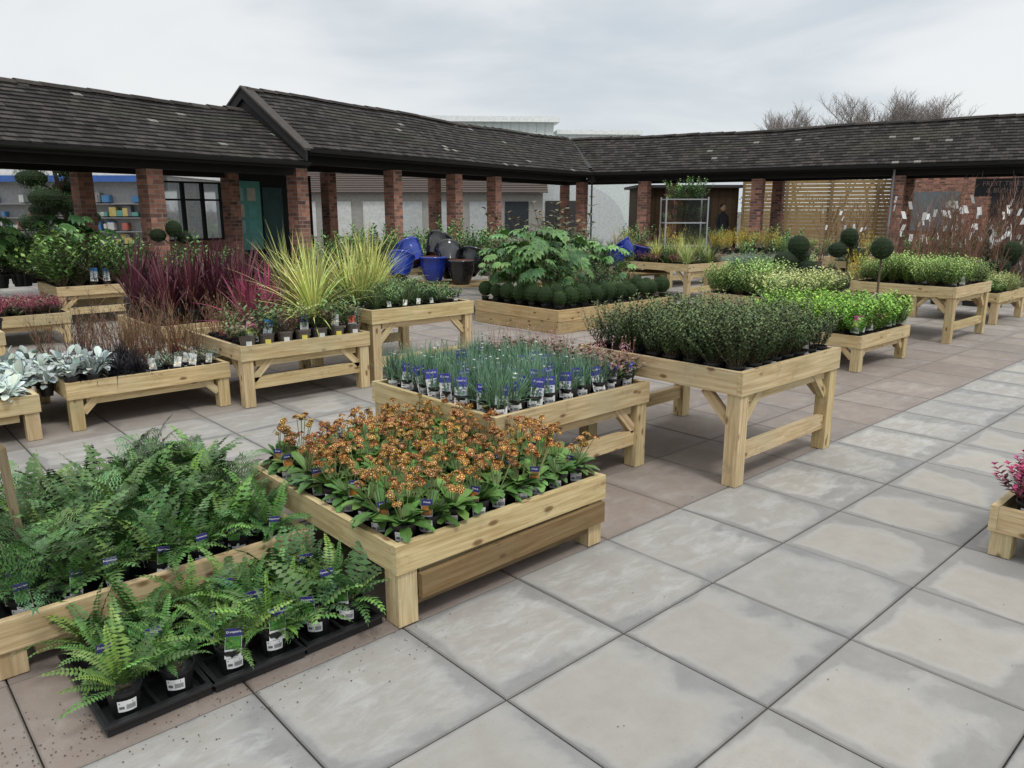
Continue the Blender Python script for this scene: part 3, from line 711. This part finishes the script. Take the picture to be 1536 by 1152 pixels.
x,y=W(6.5,14.9); topiary("cloud_pruned_tree",x,y,.1,1.1,.2,((.2,.1,.95,.22),(-.22,.1,.85,.22),(.0,-.2,.75,.22)))
x,y=W(8.7,13.4); topiary("cloud_pruned_tree",x,y,.1,.9,.2,((.22,.1,.75,.2),(-.2,.1,.65,.2)))
x,y=W(-5.5,12.6); topiary("cloud_pruned_tree",x,y,.1,1.3,.16,((.2,.1,1.15,.15),(-.22,.1,1.2,.16)))
x,y=W(-9.6,16.6); root=empty("cloud_pruned_tree",(x,y,0)); mb=MB()
mb.tube(V((0,0,0)),V((.1,0,1.2)),.07,.05,(.1,.07,.05),7,M_); mb.tube(V((.1,0,1.2)),V((-.05,.05,2.3)),.05,.03,(.1,.07,.05),7,M_)
for (a,q,z,r) in ((0,.4,1.25,.32),(2,.45,1.4,.32),(4,.45,1.6,.34),(1,.4,1.8,.3),(3,.4,1.95,.32),(5.2,.35,2.1,.3),(2.4,.1,2.4,.32),(.7,.45,2.3,.26),(5,.1,1.5,.35),(3.4,.5,1.15,.3)):
    c=V((q*math.cos(a),q*math.sin(a),z)); ballmb(mb,c,r,1300,.045,(.06,.115,.035),.55); mb.tube(V((.05,0,z-.3)),c,.03,.02,(.1,.07,.05),5,M_)
obj("crown",mb.mesh("crown"),(0,0,0),0,1.15,root)

# ------------------------------------------------------------------ courtyard frame (building corner) 
BA=math.atan2(.2572,.9664); BS=1.3; BX,BY=15.0*BS,13.52*BS
def court(x,y,m=.8):
    dx,dy=x-BX,y-BY; lx=dx*math.cos(BA)+dy*math.sin(BA); ly=-dx*math.sin(BA)+dy*math.cos(BA)
    return lx<-m and ly<-m
rt=empty("rear_stock_plants")
pal=[DARK,LAUR,EUOV,TWGR,GREYG,YFLO,HEATH,GRAS,TWIG,SKIM,PALE,PALE,EUOV]
for i in range(300):
    r=R.uniform(-5.5,9); d=R.uniform(13.8,22.5)
    x,y=W(r,d)
    if not court(x,y): continue
    if 10.9<x<15 and 7.3<y<9.8: continue
    put(rt,R.choice(pal),x,y,R.choice([.15,.4,.5]),R.uniform(.8,1.3),pot=POT2,ph=.13,name="stock_plant")
for i in range(26):
    x,y=W(R.uniform(4.6,6.0),R.uniform(16.6,18.2)); put(rt,YFLO,x,y,.66,.85,name="daffodils")
for i in range(12):
    x,y=W(R.uniform(5.4,6.6),R.uniform(12.6,13.6)); put(rt,YFLO,x,y,.3,1.,name="forsythia")
for i in range(60):
    r=R.uniform(-3.8,-.2); d=R.uniform(13.2,17); x,y=W(r,d); put(rt,[DARK,EUOV,TWGR,PALE,LAUR][R.randrange(5)],x,y,.55,R.uniform(.7,1.1),name="stock_plant")
for (r,d) in ((-2.5,14.5),(3.5,17),(5.3,17.4),(0.5,15.5),(6.9,16.2),(2.2,19)):
    x,y=W(r,d); t=table(x-.8,x+.8,y-.6,y+.6,.6)
rt=empty("fruit_trees")
for i in range(110):
    d=R.uniform(12.8,18.5); r=d*R.uniform(.49,.72); x,y=W(r,d)
    if not court(x,y): continue
    put(rt,FRUT,x,y,.0,R.uniform(.9,1.25),pot=None,name="fruit_tree")
rt=empty("climbing_plants")
for i in range(18):
    d=R.uniform(16,20); r=d*R.uniform(.40,.5); x,y=W(r,d)
    if court(x,y): put(rt,FRUT if R.random()<.5 else TWGR,x,y,.3,R.uniform(.8,1.),pot=None,name="climber")
x,y=W(4.15,18.8); root=empty("plant_trolley",(x,y,0)); root.rotation_euler=(0,0,-.7); mb=MB(); gm=(.35,.36,.37)
for sx in (-.5,.5):
    for sy in (-.28,.28): mb.box(sx-.015,sx+.015,sy-.015,sy+.015,.12,1.9,gm,P_)
for z in (.2,.75,1.3,1.85): mb.box(-.484,.484,-.264,.264,z-.015,z+.01,gm,P_)
for sx in (-.5,.5):
    for sy in (-.28,.28): mb.lathe([(.001,-.04),(.05,-.04),(.05,.04),(.001,.04)],(.02,.02,.02),10,P_,V((sx,sy,.06)))
obj("frame",mb.mesh("frame"),(0,0,0),0,1,root)
for z in (.25,.78,1.33): 
    for i in range(5): obj("potted_shrub",R.choice(EUOV+DARK),(-.4+i*.2,R.uniform(-.1,.1),z),R.random()*6,.9,root)
for i in range(6): obj("potted_shrub",R.choice(DARK+LAUR+EUOV),(-.35+i*.14,R.uniform(-.1,.1),1.8),R.random()*6,.9,root)

# ------------------------------------------------------------------ ground & paving
mb=MB(); S=600; mb.face([V((-S,-S,0)),V((S,-S,0)),V((S,S,0)),V((-S,S,0))],(1,1,1),S_)
gm=mb.mesh("ground"); gm.materials.clear(); gm.materials.append(GROUND); obj("ground",gm,(0,0,-.03))
mb=MB(); P=.61; g=.0028; b=.005
for i in range(-10,56):
    for j in range(-12,52):
        x0=.89+i*P; y0=2.285+j*P; cx,cy=x0+P/2,y0+P/2
        dd=cx*CS+cy*SN; rr=cx*SN-cy*CS
        if dd<-.5 or abs(rr)>dd*1.0+4: continue
        if j<0: k=0.
        elif j in (4,5): k=.1
        elif j in (3,6): k=.5
        else: k=.8
        if dd>8: k=min(k,.8-min(.5,(dd-8)*.12)) if j>=0 else min(.3,(dd-8)*.08)
        hz=R.uniform(-.0015,.0015); r1,r2=R.random(),R.random()
        if j==-1: r2=R.uniform(.7,1)
        elif j in (4,5): r2=R.uniform(.6,1)
        elif j<-1: r2*=.6
        c=(max(0,k*R.uniform(.8,1)),r1,r2)
        o=[V((x0+g,y0+g,-.004)),V((x0+P-g,y0+g,-.004)),V((x0+P-g,y0+P-g,-.004)),V((x0+g,y0+P-g,-.004))]
        n_=[V((x0+g+b,y0+g+b,hz)),V((x0+P-g-b,y0+g+b,hz)),V((x0+P-g-b,y0+P-g-b,hz)),V((x0+g+b,y0+P-g-b,hz))]
        uvs=[(.02,.02),(.98,.02),(.98,.98),(.02,.98)]
        mb.face(n_,c,S_,uvs)
        for q in range(4):
            q2=(q+1)%4; mb.face([o[q],o[q2],n_[q2],n_[q]],c,S_,[(0,0)]*4)
            mb.face([o[q]-V((0,0,.02)),o[q2]-V((0,0,.02)),o[q2],o[q]],c,S_,[(0,0)]*4)
obj("paving",mb.mesh("paving"),(0,0,0))
mb=MB()
for i in range(1100):
    if i<420: x=R.uniform(.2,1.6); y=R.gauss(2.33,.12)
    elif i<700: x=R.uniform(1.3,6); y=R.uniform(2.2,4.6)
    elif i<850: x=R.uniform(-.2,.45); y=R.gauss(2.5,.1)
    else: x=R.uniform(.5,7); y=R.uniform(.2,6)
    k=R.uniform(.0012,.0042); a=R.random()*3; z=.003
    mb.face([V((x+k*math.cos(a+q),y+k*.8*math.sin(a+q),z+R.random()*.002)) for q in (0,1.6,3.1,4.7)],vary(R.choice([(.03,.02,.014),(.05,.03,.02),(.10,.07,.04)]),.3),M_)
obj("soil_crumbs",mb.mesh("crumbs"))

# ------------------------------------------------------------------ covered walkway (L-shaped)
cw=empty("covered_walkway",(BX,BY,1.6-1.6*BS),BA); cw.scale=(BS,)*3
def wav(a): return .024*math.sin(a*.75+1)+.012*math.sin(a*1.9)
def slope(mb,sw,a0,a1,ze,zr,valley,z_off=0):
    run=1.2; nrow=15; pitch=(run+.12)/nrow; TW=.135
    def Pm(a,dep,z): return V((dep,a,z)) if sw else V((a,dep,z))
    def zl(dep,a): t=(dep+.12)/(run+.12); return ze+(zr-ze)*t+wav(a)*(.3+.7*t)
    for r in range(nrow):
        d0=-.12+r*pitch; d1=d0+pitch*1.15; aend=a1+(d0 if valley else 0); off=TW/2*(r%2)
        n=int((aend-a0)/TW)+1
        for i in range(n):
            x0=max(a0,a0+i*TW-TW/2+off); x1=min(a0+(i+1)*TW-TW/2+off,aend)-.004
            if x1-x0<.02: continue
            jz=R.uniform(0,.006); jd=R.uniform(-.005,.005); k=R.random()
            c=lerp((.018,.0155,.014),(.062,.052,.047),R.random()**1.3)
            if noise.noise(V((x0*.5,d0*2,3)))>.28: c=lerp(c,(.05,.05,.028),.4)
            if k>.99: c=(.2,.19,.17)
            q=[Pm(x0,d0+jd,zl(d0,x0)+.03+jz),Pm(x1,d0+jd,zl(d0,x1)+.03+jz),Pm(x1,d1,zl(d1,x1)+.012),Pm(x0,d1,zl(d1,x0)+.012)]
            mb.face(q,c,T_); dn=V((0,0,.024))
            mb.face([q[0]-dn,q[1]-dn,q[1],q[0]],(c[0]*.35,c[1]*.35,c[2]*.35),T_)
    M=24
    for i in range(M):
        xa=a0+(a1-a0)*i/M; xb=a0+(a1-a0)*(i+1)/M; e=1.2 if (valley and i==M-1) else 0
        mb.face([Pm(xa,-.12,zl(-.12,xa)),Pm(xb,-.12,zl(-.12,xb)),Pm(xb+e,1.2,zl(1.2,xb)),Pm(xa,1.2,zl(1.2,xa))],(.015,.013,.012),T_)
        mb.face([Pm(xa,1.2,zl(1.2,xa)+.004),Pm(xb+e,1.2,zl(1.2,xb)+.004),Pm(xb+2*e,2.52,ze),Pm(xa,2.52,ze)],(.035,.028,.024),T_)
    n=int((a1+(1.2 if valley else 0)-a0)/.3)
    for i in range(n):
        xa=a0+i*.3; xb=xa+.305; z=zl(1.2,xa)+.05+R.uniform(-.004,.004); c=lerp((.022,.018,.016),(.06,.05,.042),R.random())
        rows=[]
        for xx,dz in ((xa,0),(xb,-.006)):
            rows.append([Pm(xx,1.2+.09*math.sin(t),z-.065+dz+.07*math.cos(t)) for t in (-1.4,-.7,0,.7,1.4)])
        mb.strip(rows,c,T_)
HE,HR=2.5,3.43; LE,LR=2.3,3.12
mb=MB(); slope(mb,False,-9.58,0,HE,HR,True); slope(mb,True,-15,0,HE,HR,True); slope(mb,False,-19,-9.62,LE,LR,False)
for t in range(6):
    a,b_=t*.2,(t+1)*.2; za=HE+(HR-HE)*(a+.12)/1.32+.06; zb=HE+(HR-HE)*(b_+.12)/1.32+.06
    mb.face([V((a-.1,a+.1,za+.0)),V((a+.1,a-.1,za)),V((b_+.1,b_-.1,zb)),V((b_-.1,b_+.1,zb))],(.05,.05,.05),M_)
obj("tiled_roof",mb.mesh("roof"),(0,0,0),0,1,cw)
mb=MB(); X=-9.60
mb.face([V((X,-.1,2.32)),V((X,2.5,2.32)),V((X,1.2,HR-.02))],(.03,.026,.024),M_)
for s in (0,1):
    y0,y1=(-.16,1.2) if s==0 else (2.56,1.2)
    for (xa,xb,h,c) in ((X-.05,X-.012,.15,(.028,.027,.027)),(X-.07,X+.12,.035,(.07,.06,.055))):
        top=h==.035; o=.04 if top else 0
        p=[V((xa,y0,HE-.03+o)),V((xb,y0,HE-.03+o)),V((xb,y1,HR+.03+o)),V((xa,y1,HR+.03+o))]; dn=V((0,0,h))
        mb.face(p,c,M_); mb.face([q-dn for q in p],c,M_); mb.face([p[0]-dn,p[3]-dn,p[3],p[0]],c,M_); mb.face([p[1]-dn,p[2]-dn,p[2],p[1]],c,M_); mb.face([p[0]-dn,p[1]-dn,p[1],p[0]],c,M_)
obj("gable_end",mb.mesh("gable"),(0,0,0),0,1,cw)
mb=MB(); dk=(.018,.017,.017)
mb.box(-9.55,.12,.16,.34,HE-.2,HE-.04,dk,M_); mb.box(-9.55,2.3,1.8,1.96,HE-.2,HE-.04,dk,M_)
mb.box(.16,.34,-15,.15,HE-.2,HE-.04,dk,M_); mb.box(2.0,2.16,-15,1.79,HE-.2,HE-.04,dk,M_)
mb.box(-19,-9.63,.16,.34,LE-.18,LE-.04,dk,M_); mb.box(-19,-9.63,1.8,1.96,LE-.18,LE-.04,dk,M_)
for i in range(40):
    x=-18.9+i*.47
    if x>-.1: break
    z=LE if x<-9.6 else HE
    mb.box(x,x+.05,-.08,2.4,z-.035,z+.0,(.03,.026,.024),M_)
for i in range(31): mb.box(-.08,2.4,-14.9+i*.48,-14.85+i*.48,HE-.035,HE,(.03,.026,.024),M_)
def gutter(p0,p1,out):
    rows=[]
    for p in (p0,p1): rows.append([p+out*(.055*math.sin(t))+V((0,0,-.055*math.cos(t))) for t in (-1.57,-.9,-.3,.3,.9,1.57)])
    mb.strip(rows,(.015,.015,.016),P_)
gutter(V((-9.6,-.17,HE)),V((-.0,-.17,HE)),V((0,-1,0))); gutter(V((-.17,-15,HE)),V((-.17,0,HE)),V((-1,0,0))); gutter(V((-19,-.17,LE)),V((-9.6,-.17,LE)),V((0,-1,0)))
mb.box(-9.6,-.0,-.115,-.1,HE-.09,HE+.01,dk,M_); mb.box(-.115,-.1,-15,-.1,HE-.09,HE+.01,dk,M_); mb.box(-19,-9.6,-.115,-.1,LE-.09,LE+.01,dk,M_)
for (x,y) in ((-.12,-.12),(.08,-7.02)): mb.tube(V((x,y,.4)),V((x,y,HE-.03)),.022,.022,(.02,.02,.02) if y>-1 else (.3,.3,.3),8,P_)
mb.box(-.2,-.02,-.2,-.02,HE-.2,HE-.02,(.02,.02,.02),P_)
obj("timbers_and_gutters",mb.mesh("timbers"),(0,0,0),0,1,cw)
mb=MB()
def pier(x,y,h,w=.105): mb.box(x-w,x+w,y-w,y+w,.37,h,(1,1,1),BR_)
for x in (-18.6,-15.9,-11.95,-9.48,-7.25,-5.42,-4.0,0.05):
    h=(LE-.185) if x<-9.6 else (HE-.205); pier(x,.25,h,.115); 
    if x<-1: pier(x+.0,1.88,h)
for y in (-1.4,-4.2,-7.1,-9.9,-12.6): pier(.25,y,HE-.205,.125); pier(2.08,y,HE-.205,.125)
pier(2.08,1.88,HE-.205)
obj("brick_piers",mb.mesh("piers"),(0,0,0),0,1,cw)
mb=MB(); y=2.3
wx0,wx1=-10.45,-9.35
mb.box(wx0,wx1,y,y+.2,.37,1.1,(1,1,1),BR_)
fr=(.02,.022,.022)
for k in range(4):
    x=wx0+(wx1-wx0)*k/3; mb.box(x-.025,x+.025,y-.01,y+.05,1.1,2.05,fr,M_)
for z in (1.1,1.75,2.03): mb.box(wx0,wx1,y+.0,y+.045,z,z+.03,fr,M_)
mb.face([V((wx0,y+.06,1.1)),V((wx1,y+.06,1.1)),V((wx1,y+.06,2.03)),V((wx0,y+.06,2.03))],(1,1,1),G_)
mb.box(-9.25,-7.3,y,y+.1,.37,2.24,(.02,.025,.025),M_)
mb.box(-9.15,-8.55,y-.03,y-.005,.9,2.1,(.14,.36,.32),M_); mb.box(-8.5,-8.05,y-.03,y-.005,.4,2.0,(.05,.1,.1),M_)
for i in range(6):
    x=-9.1+.26*(i%2); z=1.2+.28*(i//2); mb.box(x,x+.18,y-.036,y-.031,z,z+.22,R.choice([(.6,.6,.58),(.15,.4,.38),(.5,.5,.4),(.3,.5,.5)]),M_)
mb.box(-7.8,-7.4,y-.03,y-.005,.4,2.1,(.03,.14,.12),M_)
obj("shop_front",mb.mesh("shop"),(0,0,0),0,1,cw)
root=empty("hanging_sign",(BX,BY,1.6-1.6*BS),BA); root.scale=(BS,)*3
mb=MB(); mb.box(.05,.08,-9.45,-8.5,1.86,2.2,(.02,.02,.022),M_)
mb.tube(V((.065,-9.4,2.2)),V((.065,-9.4,2.35)),.006,.006,(.1,.1,.1),4,P_); mb.tube(V((.065,-8.6,2.2)),V((.065,-8.6,2.35)),.006,.006,(.1,.1,.1),4,P_)
Mt=Matrix.Translation((.046,-8.97,2.1))@Matrix.Rotation(-math.pi/2,4,'Z')@Matrix.Rotation(math.pi/2,4,'X')
text_into(mb,"FRUIT TREES",.125,Mt,(.16,.10,.09),P_); text_into(mb,"& BUSHES",.125,Matrix.Translation((0,0,-.13))@Mt,(.16,.10,.09),P_)
obj("sign_board",mb.mesh("sign"),(0,0,0),0,1,root)

# ------------------------------------------------------------------ background structures
def oriented(name,r,d,rot=0.):
    x,y=W(r,d); return empty(name,(x,y,0),YAW-math.pi/2+rot)
root=oriented("white_warehouse",2.4,46,.08); mb=MB()
wl=(.60,.65,.63); wt=(.78,.81,.79)
mb.box(-8.5,0,0,14,0,6.5,wl,M_); mb.box(-8.8,.3,-.3,14.3,6.5,6.8,wt,M_)
mb.box(0.01,5.2,1.0,14,0,5.95,wl,M_); mb.box(.31,5.4,.8,14.2,5.95,6.2,wt,M_)
for i in range(17): mb.box(-8.5+i*.5,-8.47+i*.5,-.03,-.001,0,6.5,(.45,.49,.48),M_)
mb.face([V((-8.8,-.3,6.8)),V((.3,-.3,6.8)),V((.3,7,7.2)),V((-8.8,7,7.2))],wt,M_); mb.face([V((-8.8,14.3,6.8)),V((.3,14.3,6.8)),V((.3,7,7.2)),V((-8.8,7,7.2))],wt,M_)
mb.face([V((.3,-.3,6.8)),V((.3,14.3,6.8)),V((.3,7,7.2))],wt,M_)
obj("warehouse_shell",mb.mesh("wh"),(0,0,0),0,1,root)
root=oriented("garden_shop_building",-14.6,26); mb=MB()
mb.box(-7,3.2,0,5,0,2.7,(.3,.3,.3),M_); mb.box(-7.1,3.3,-.35,5.1,2.7,3.4,(.66,.67,.66),M_); mb.box(-7,3.2,-.37,-.352,2.5,2.7,(.05,.12,.35),M_)
for k in range(110):
    x=-6.8+R.random()*9.4; z=R.choice([.5,.95,1.4,1.85]); c=R.choice([(.45,.45,.43),(.06,.17,.33),(.35,.1,.08),(.1,.25,.22),(.4,.32,.12),(.12,.12,.13),(.2,.2,.2)])
    mb.box(x,x+R.uniform(.08,.28),-.3+k*.001,-.05+k*.001,z,z+R.uniform(.1,.34),c,M_)
for z in (.46,.91,1.36,1.81): mb.box(-7,3.2,-.32,-.01,z-.03,z-.005,(.25,.25,.25),M_)
mb.box(2.5,3.15,-.6,-.56,1.95,2.35,(.02,.13,.07),M_)
obj("shop_shell",mb.mesh("shop2"),(0,0,0),0,1,root)
root=oriented("tiled_outbuilding",-4.2,33); mb=MB()
mb.box(-7,5.5,0,5,0,2.3,(.30,.29,.27),M_)
rows=[[V((-7.2,-.3,2.3)),V((5.7,-.3,2.3))],[V((-7.2,2.5,3.6)),V((5.7,2.5,3.6))],[V((-7.2,5.3,2.3)),V((5.7,5.3,2.3))]]; mb.strip(rows,(.09,.07,.06),T_)
for i in range(12): mb.box(-7.2,5.7,-.3+i*.22,-.28+i*.22,2.315+i*.102,2.335+i*.102,(.04,.033,.028),T_)
for k in range(8): mb.box(-6.6+k*1.5,-5.6+k*1.5,-.04,-.002,.5 if k%3 else 0,1.95,R.choice([(.03,.035,.04),(.55,.56,.55),(.06,.06,.06),(.4,.42,.42)]),M_)
obj("outbuilding_shell",mb.mesh("ob"),(0,0,0),0,1,root)
root=oriented("polytunnel",2.2,35); mb=MB(); rows=[]
for k in range(2): rows.append([V((-2.6+2.8*(1-math.cos(t)),k*8,2.8*math.sin(t)**.7)) for t in [math.pi*i/14 for i in range(15)]])
mb.strip(rows,(.66,.68,.68),M_); mb.face([V((-2.6+2.8*(1-math.cos(t)),0,2.8*math.sin(t)**.7)) for t in [math.pi*i/14 for i in range(15)]],(.55,.58,.58),M_)
mb.box(-.7,.7,-.04,-.005,0,2.0,(.05,.05,.05),M_)
obj("tunnel_cover",mb.mesh("pt",False),(0,0,0),0,1,root)
root=oriented("timber_fence",11.0,28,-.3); mb=MB()
for k in range(21): mb.box(-2.6,3.6,0,.03,.05+k*.13,.16+k*.13,(.62,.55,.45),WD_)
for x in (-2.6,-1.1,.4,1.9,3.6): mb.box(x-.05,x+.05,-.08,-.002,0,2.85,(.45,.4,.36),WD_)
obj("fence_boards",mb.mesh("fence"),(0,0,0),0,1,root)
root=oriented("brick_store",16.5,25,-.5); mb=MB(); mb.box(-4.0,9,0,4,0,2.9,(.75,.72,.7),BR_); mb.box(-4.05,9.05,-.03,4.05,2.9,3.0,(.3,.28,.25),M_)
for k in range(5): mb.box(-3.4+k*2.4,-1.9+k*2.4,-.04,-.002,.0 if k%2 else .9,2.2,(.025,.025,.028) if k%2 else (.16,.18,.19),M_)
obj("wall",mb.mesh("bw"),(0,0,0),0,1,root)
root=oriented("dark_shed",7.8,29); mb=MB(); mb.box(-3.0,.6,0,3,0,2.4,(.10,.075,.06),WD_)
for k in range(14): mb.box(-3.0+k*.26,-2.98+k*.26,-.012,-.001,0,2.4,(.03,.025,.02),M_)
mb.box(-1.4,-.4,-.04,-.013,0,2.0,(.02,.02,.02),M_); mb.box(-3.2,.8,-.2,3.2,2.4,2.5,(.05,.05,.05),M_); obj("shed_walls",mb.mesh("bw2"),(0,0,0),0,1,root)
mb=MB(); 
for i in range(9000):
    a=R.uniform(-.95,.95); d=R.uniform(56,62); z=(R.random()**.7)*(2.6+.9*noise.noise(V((a*9,0,3)))); x,y=W(math.tan(a*.85)*d,d); k=R.uniform(.3,.6)
    mb.blade(V((x,y,z)),V((R.uniform(-1,1),R.uniform(-1,1),R.uniform(-.3,1))),k,k*.7,.2,vary((.045,.06,.04),.4),1)
obj("hedge",mb.mesh("hedge"))
def bare_tree(h):
    mb=MB()
    def br(p,d,L,r,lv):
        S=3
        for k in range(S):
            d=(d+V((R.uniform(-.18,.18),R.uniform(-.18,.18),.06))).normalized(); p2=p+d*(L/S); mb.tube(p,p2,r*(1-k*.2),r*(1-(k+1)*.2),(.24,.21,.19),4 if lv>1 else 3,M_); p=p2
            if lv<5 and (k>0 or lv>1):
                for m in range(2):
                    dd=(d+V((R.uniform(-1,1),R.uniform(-1,1),R.uniform(-.2,.6)))*.9).normalized(); br(p,dd,L*R.uniform(.5,.72),max(.008,r*.5),lv+1)
    br(V((0,0,0)),V((0,0,1)),h*.5,.16,0); m=mb.mesh("bare_tree"); zt=max(v.co.z for v in m.vertices); return m,zt
BT=[bare_tree(9) for _ in range(2)]
for r,d,hh in ((18.9,54,8.9),(20.6,56,9.0),(23.0,55,9.1),(24.9,54,9.3),(26.7,55,9.9),(28.6,54,9.7),(30.4,56,9.7)):
    x,y=W(r,d); root=empty("bare_tree",(x,y,0)); m,zt=R.choice(BT); s=hh/zt; obj("branches",m,(0,0,0),R.random()*6,(s*1.05,s*1.05,s),root)

# ------------------------------------------------------------------ person
def person(x,y,rot):
    root=empty("person_standing",(x,y,0),rot)
    Vt=[(0,0,.95),(0,0,1.15),(0,0,1.4),(0,0,1.5),(0,-.01,1.58),(.17,0,1.42),(.23,.0,1.15),(.2,-.12,.95),(-.17,0,1.42),(-.23,0,1.15),(-.2,-.12,.95),(.1,0,.88),(.11,-.01,.48),(.11,.02,.06),(.12,-.12,.03),(-.1,0,.88),(-.11,-.02,.48),(-.12,.02,.06),(-.13,-.12,.03)]
    E=[(0,1),(1,2),(2,3),(3,4),(2,5),(5,6),(6,7),(2,8),(8,9),(9,10),(0,11),(11,12),(12,13),(13,14),(0,15),(15,16),(16,17),(17,18)]
    rad=[.15,.14,.16,.06,.05,.07,.05,.035,.07,.05,.035,.1,.07,.05,.04,.1,.07,.05,.04]
    me=bpy.data.meshes.new("body"); me.from_pydata(Vt,E,[]); me.materials.append(DKCL)
    o=obj("clothed_body",me,(0,0,0),0,1,root); sk=o.modifiers.new("s","SKIN"); ss=o.modifiers.new("u","SUBSURF"); ss.levels=1; ss.render_levels=1
    for v,r in zip(me.skin_vertices[0].data,rad): v.radius=(r,r*.75)
    me.skin_vertices[0].data[0].use_root=True
    mb=MB(); mb.lathe([(max(.001,.085*math.sin(t)),.115*-math.cos(t)) for t in [math.pi*i/10 for i in range(11)]],(.4,.24,.17),14,M_,V((0,-.01,1.67)))
    mb.lathe([(max(.001,.095*math.sin(t)),.12*-math.cos(t)) for t in [math.pi*(.5+i/16) for i in range(9)]],(.03,.02,.015),14,M_,V((0,.01,1.68)))
    mb.tube(V((0,-.09,1.68)),V((0,-.115,1.645)),.008,.014,(.4,.24,.17),5,M_)
    for s in (-1,1):
        mb.tube(V((s*.03,-.088,1.685)),V((s*.03,-.094,1.685)),.01,.006,(.05,.03,.03),6,M_)
        for k in range(5): mb.tube(V((s*(.185+.01*k),-.14,.93)),V((s*(.185+.01*k),-.15,.85+.01*(2-abs(k-2)))),.009,.007,(.4,.24,.17),5,M_)
    obj("head_and_hands",mb.mesh("head",True),(0,0,0),0,1,root)
m,nt,n,l,DKb=newmat("dark_clothing"); DKCL=m
l.new(mix(nt,noiset(nt,None,8,3),(.012,.012,.015),(.03,.03,.036)),DKb.inputs['Base Color']); DKb.inputs['Roughness'].default_value=.9
x,y=W(6.6,24.4); person(x,y,YAW-math.pi/2+.4)

# ------------------------------------------------------------------ world, sun, camera
w=bpy.data.worlds.new("World"); scene.world=w; w.use_nodes=True; nt=w.node_tree; nt.nodes.clear()
sky=nt.nodes.new('ShaderNodeTexSky'); sky.sky_type='NISHITA'; sky.sun_disc=False; sky.sun_elevation=math.radians(50); sky.sun_rotation=math.radians(120)
bg1=nt.nodes.new('ShaderNodeBackground'); bg1.inputs[1].default_value=.1; nt.links.new(sky.outputs[0],bg1.inputs[0])
tc=nt.nodes.new('ShaderNodeTexCoord'); mp=nt.nodes.new('ShaderNodeMapping'); mp.inputs['Scale'].default_value=(1,1,3.0); nt.links.new(tc.outputs['Generated'],mp.inputs[0])
n1=noiset(nt,mp.outputs[0],2.1,6,.5,.6); n2=noiset(nt,mp.outputs[0],.9,3,.5)
f=maprange(nt,mathn(nt,'ADD',mathn(nt,'MULTIPLY',n1,.65),mathn(nt,'MULTIPLY',n2,.35)),.38,.59)
sxyz=nt.nodes.new('ShaderNodeSeparateXYZ'); nt.links.new(tc.outputs['Generated'],sxyz.inputs[0])
cc=mix(nt,f,(.62,.68,.73),(.90,.915,.92))
zen=maprange(nt,sxyz.outputs[2],.30,1.0,1.0,1.95)
bg2=nt.nodes.new('ShaderNodeBackground'); nt.links.new(zen,bg2.inputs[1]); nt.links.new(cc,bg2.inputs[0])
ms=nt.nodes.new('ShaderNodeMixShader'); ms.inputs[0].default_value=.9; nt.links.new(bg1.outputs[0],ms.inputs[1]); nt.links.new(bg2.outputs[0],ms.inputs[2])
out=nt.nodes.new('ShaderNodeOutputWorld'); nt.links.new(ms.outputs[0],out.inputs[0])
sd=bpy.data.lights.new("sun","SUN"); sd.energy=1.5; sd.angle=math.radians(12); sd.color=(1,.97,.92)
so=bpy.data.objects.new("sun",sd); COL.objects.link(so); 
sdir=V((W(.3,-.5)[0],W(.3,-.5)[1],1.0)); so.rotation_euler=sdir.to_track_quat('Z','Y').to_euler()
cd=bpy.data.cameras.new("camera"); cam=bpy.data.objects.new("camera",cd); COL.objects.link(cam); scene.camera=cam
cam.location=(0,0,1.6); cam.rotation_euler=(math.pi/2-TH,0,YAW-math.pi/2); cd.sensor_width=36; cd.lens=1140/1536*36; cd.clip_end=2000; cd.clip_start=.05
scene.view_settings.view_transform='Standard'; scene.view_settings.look='None'; scene.view_settings.exposure=0
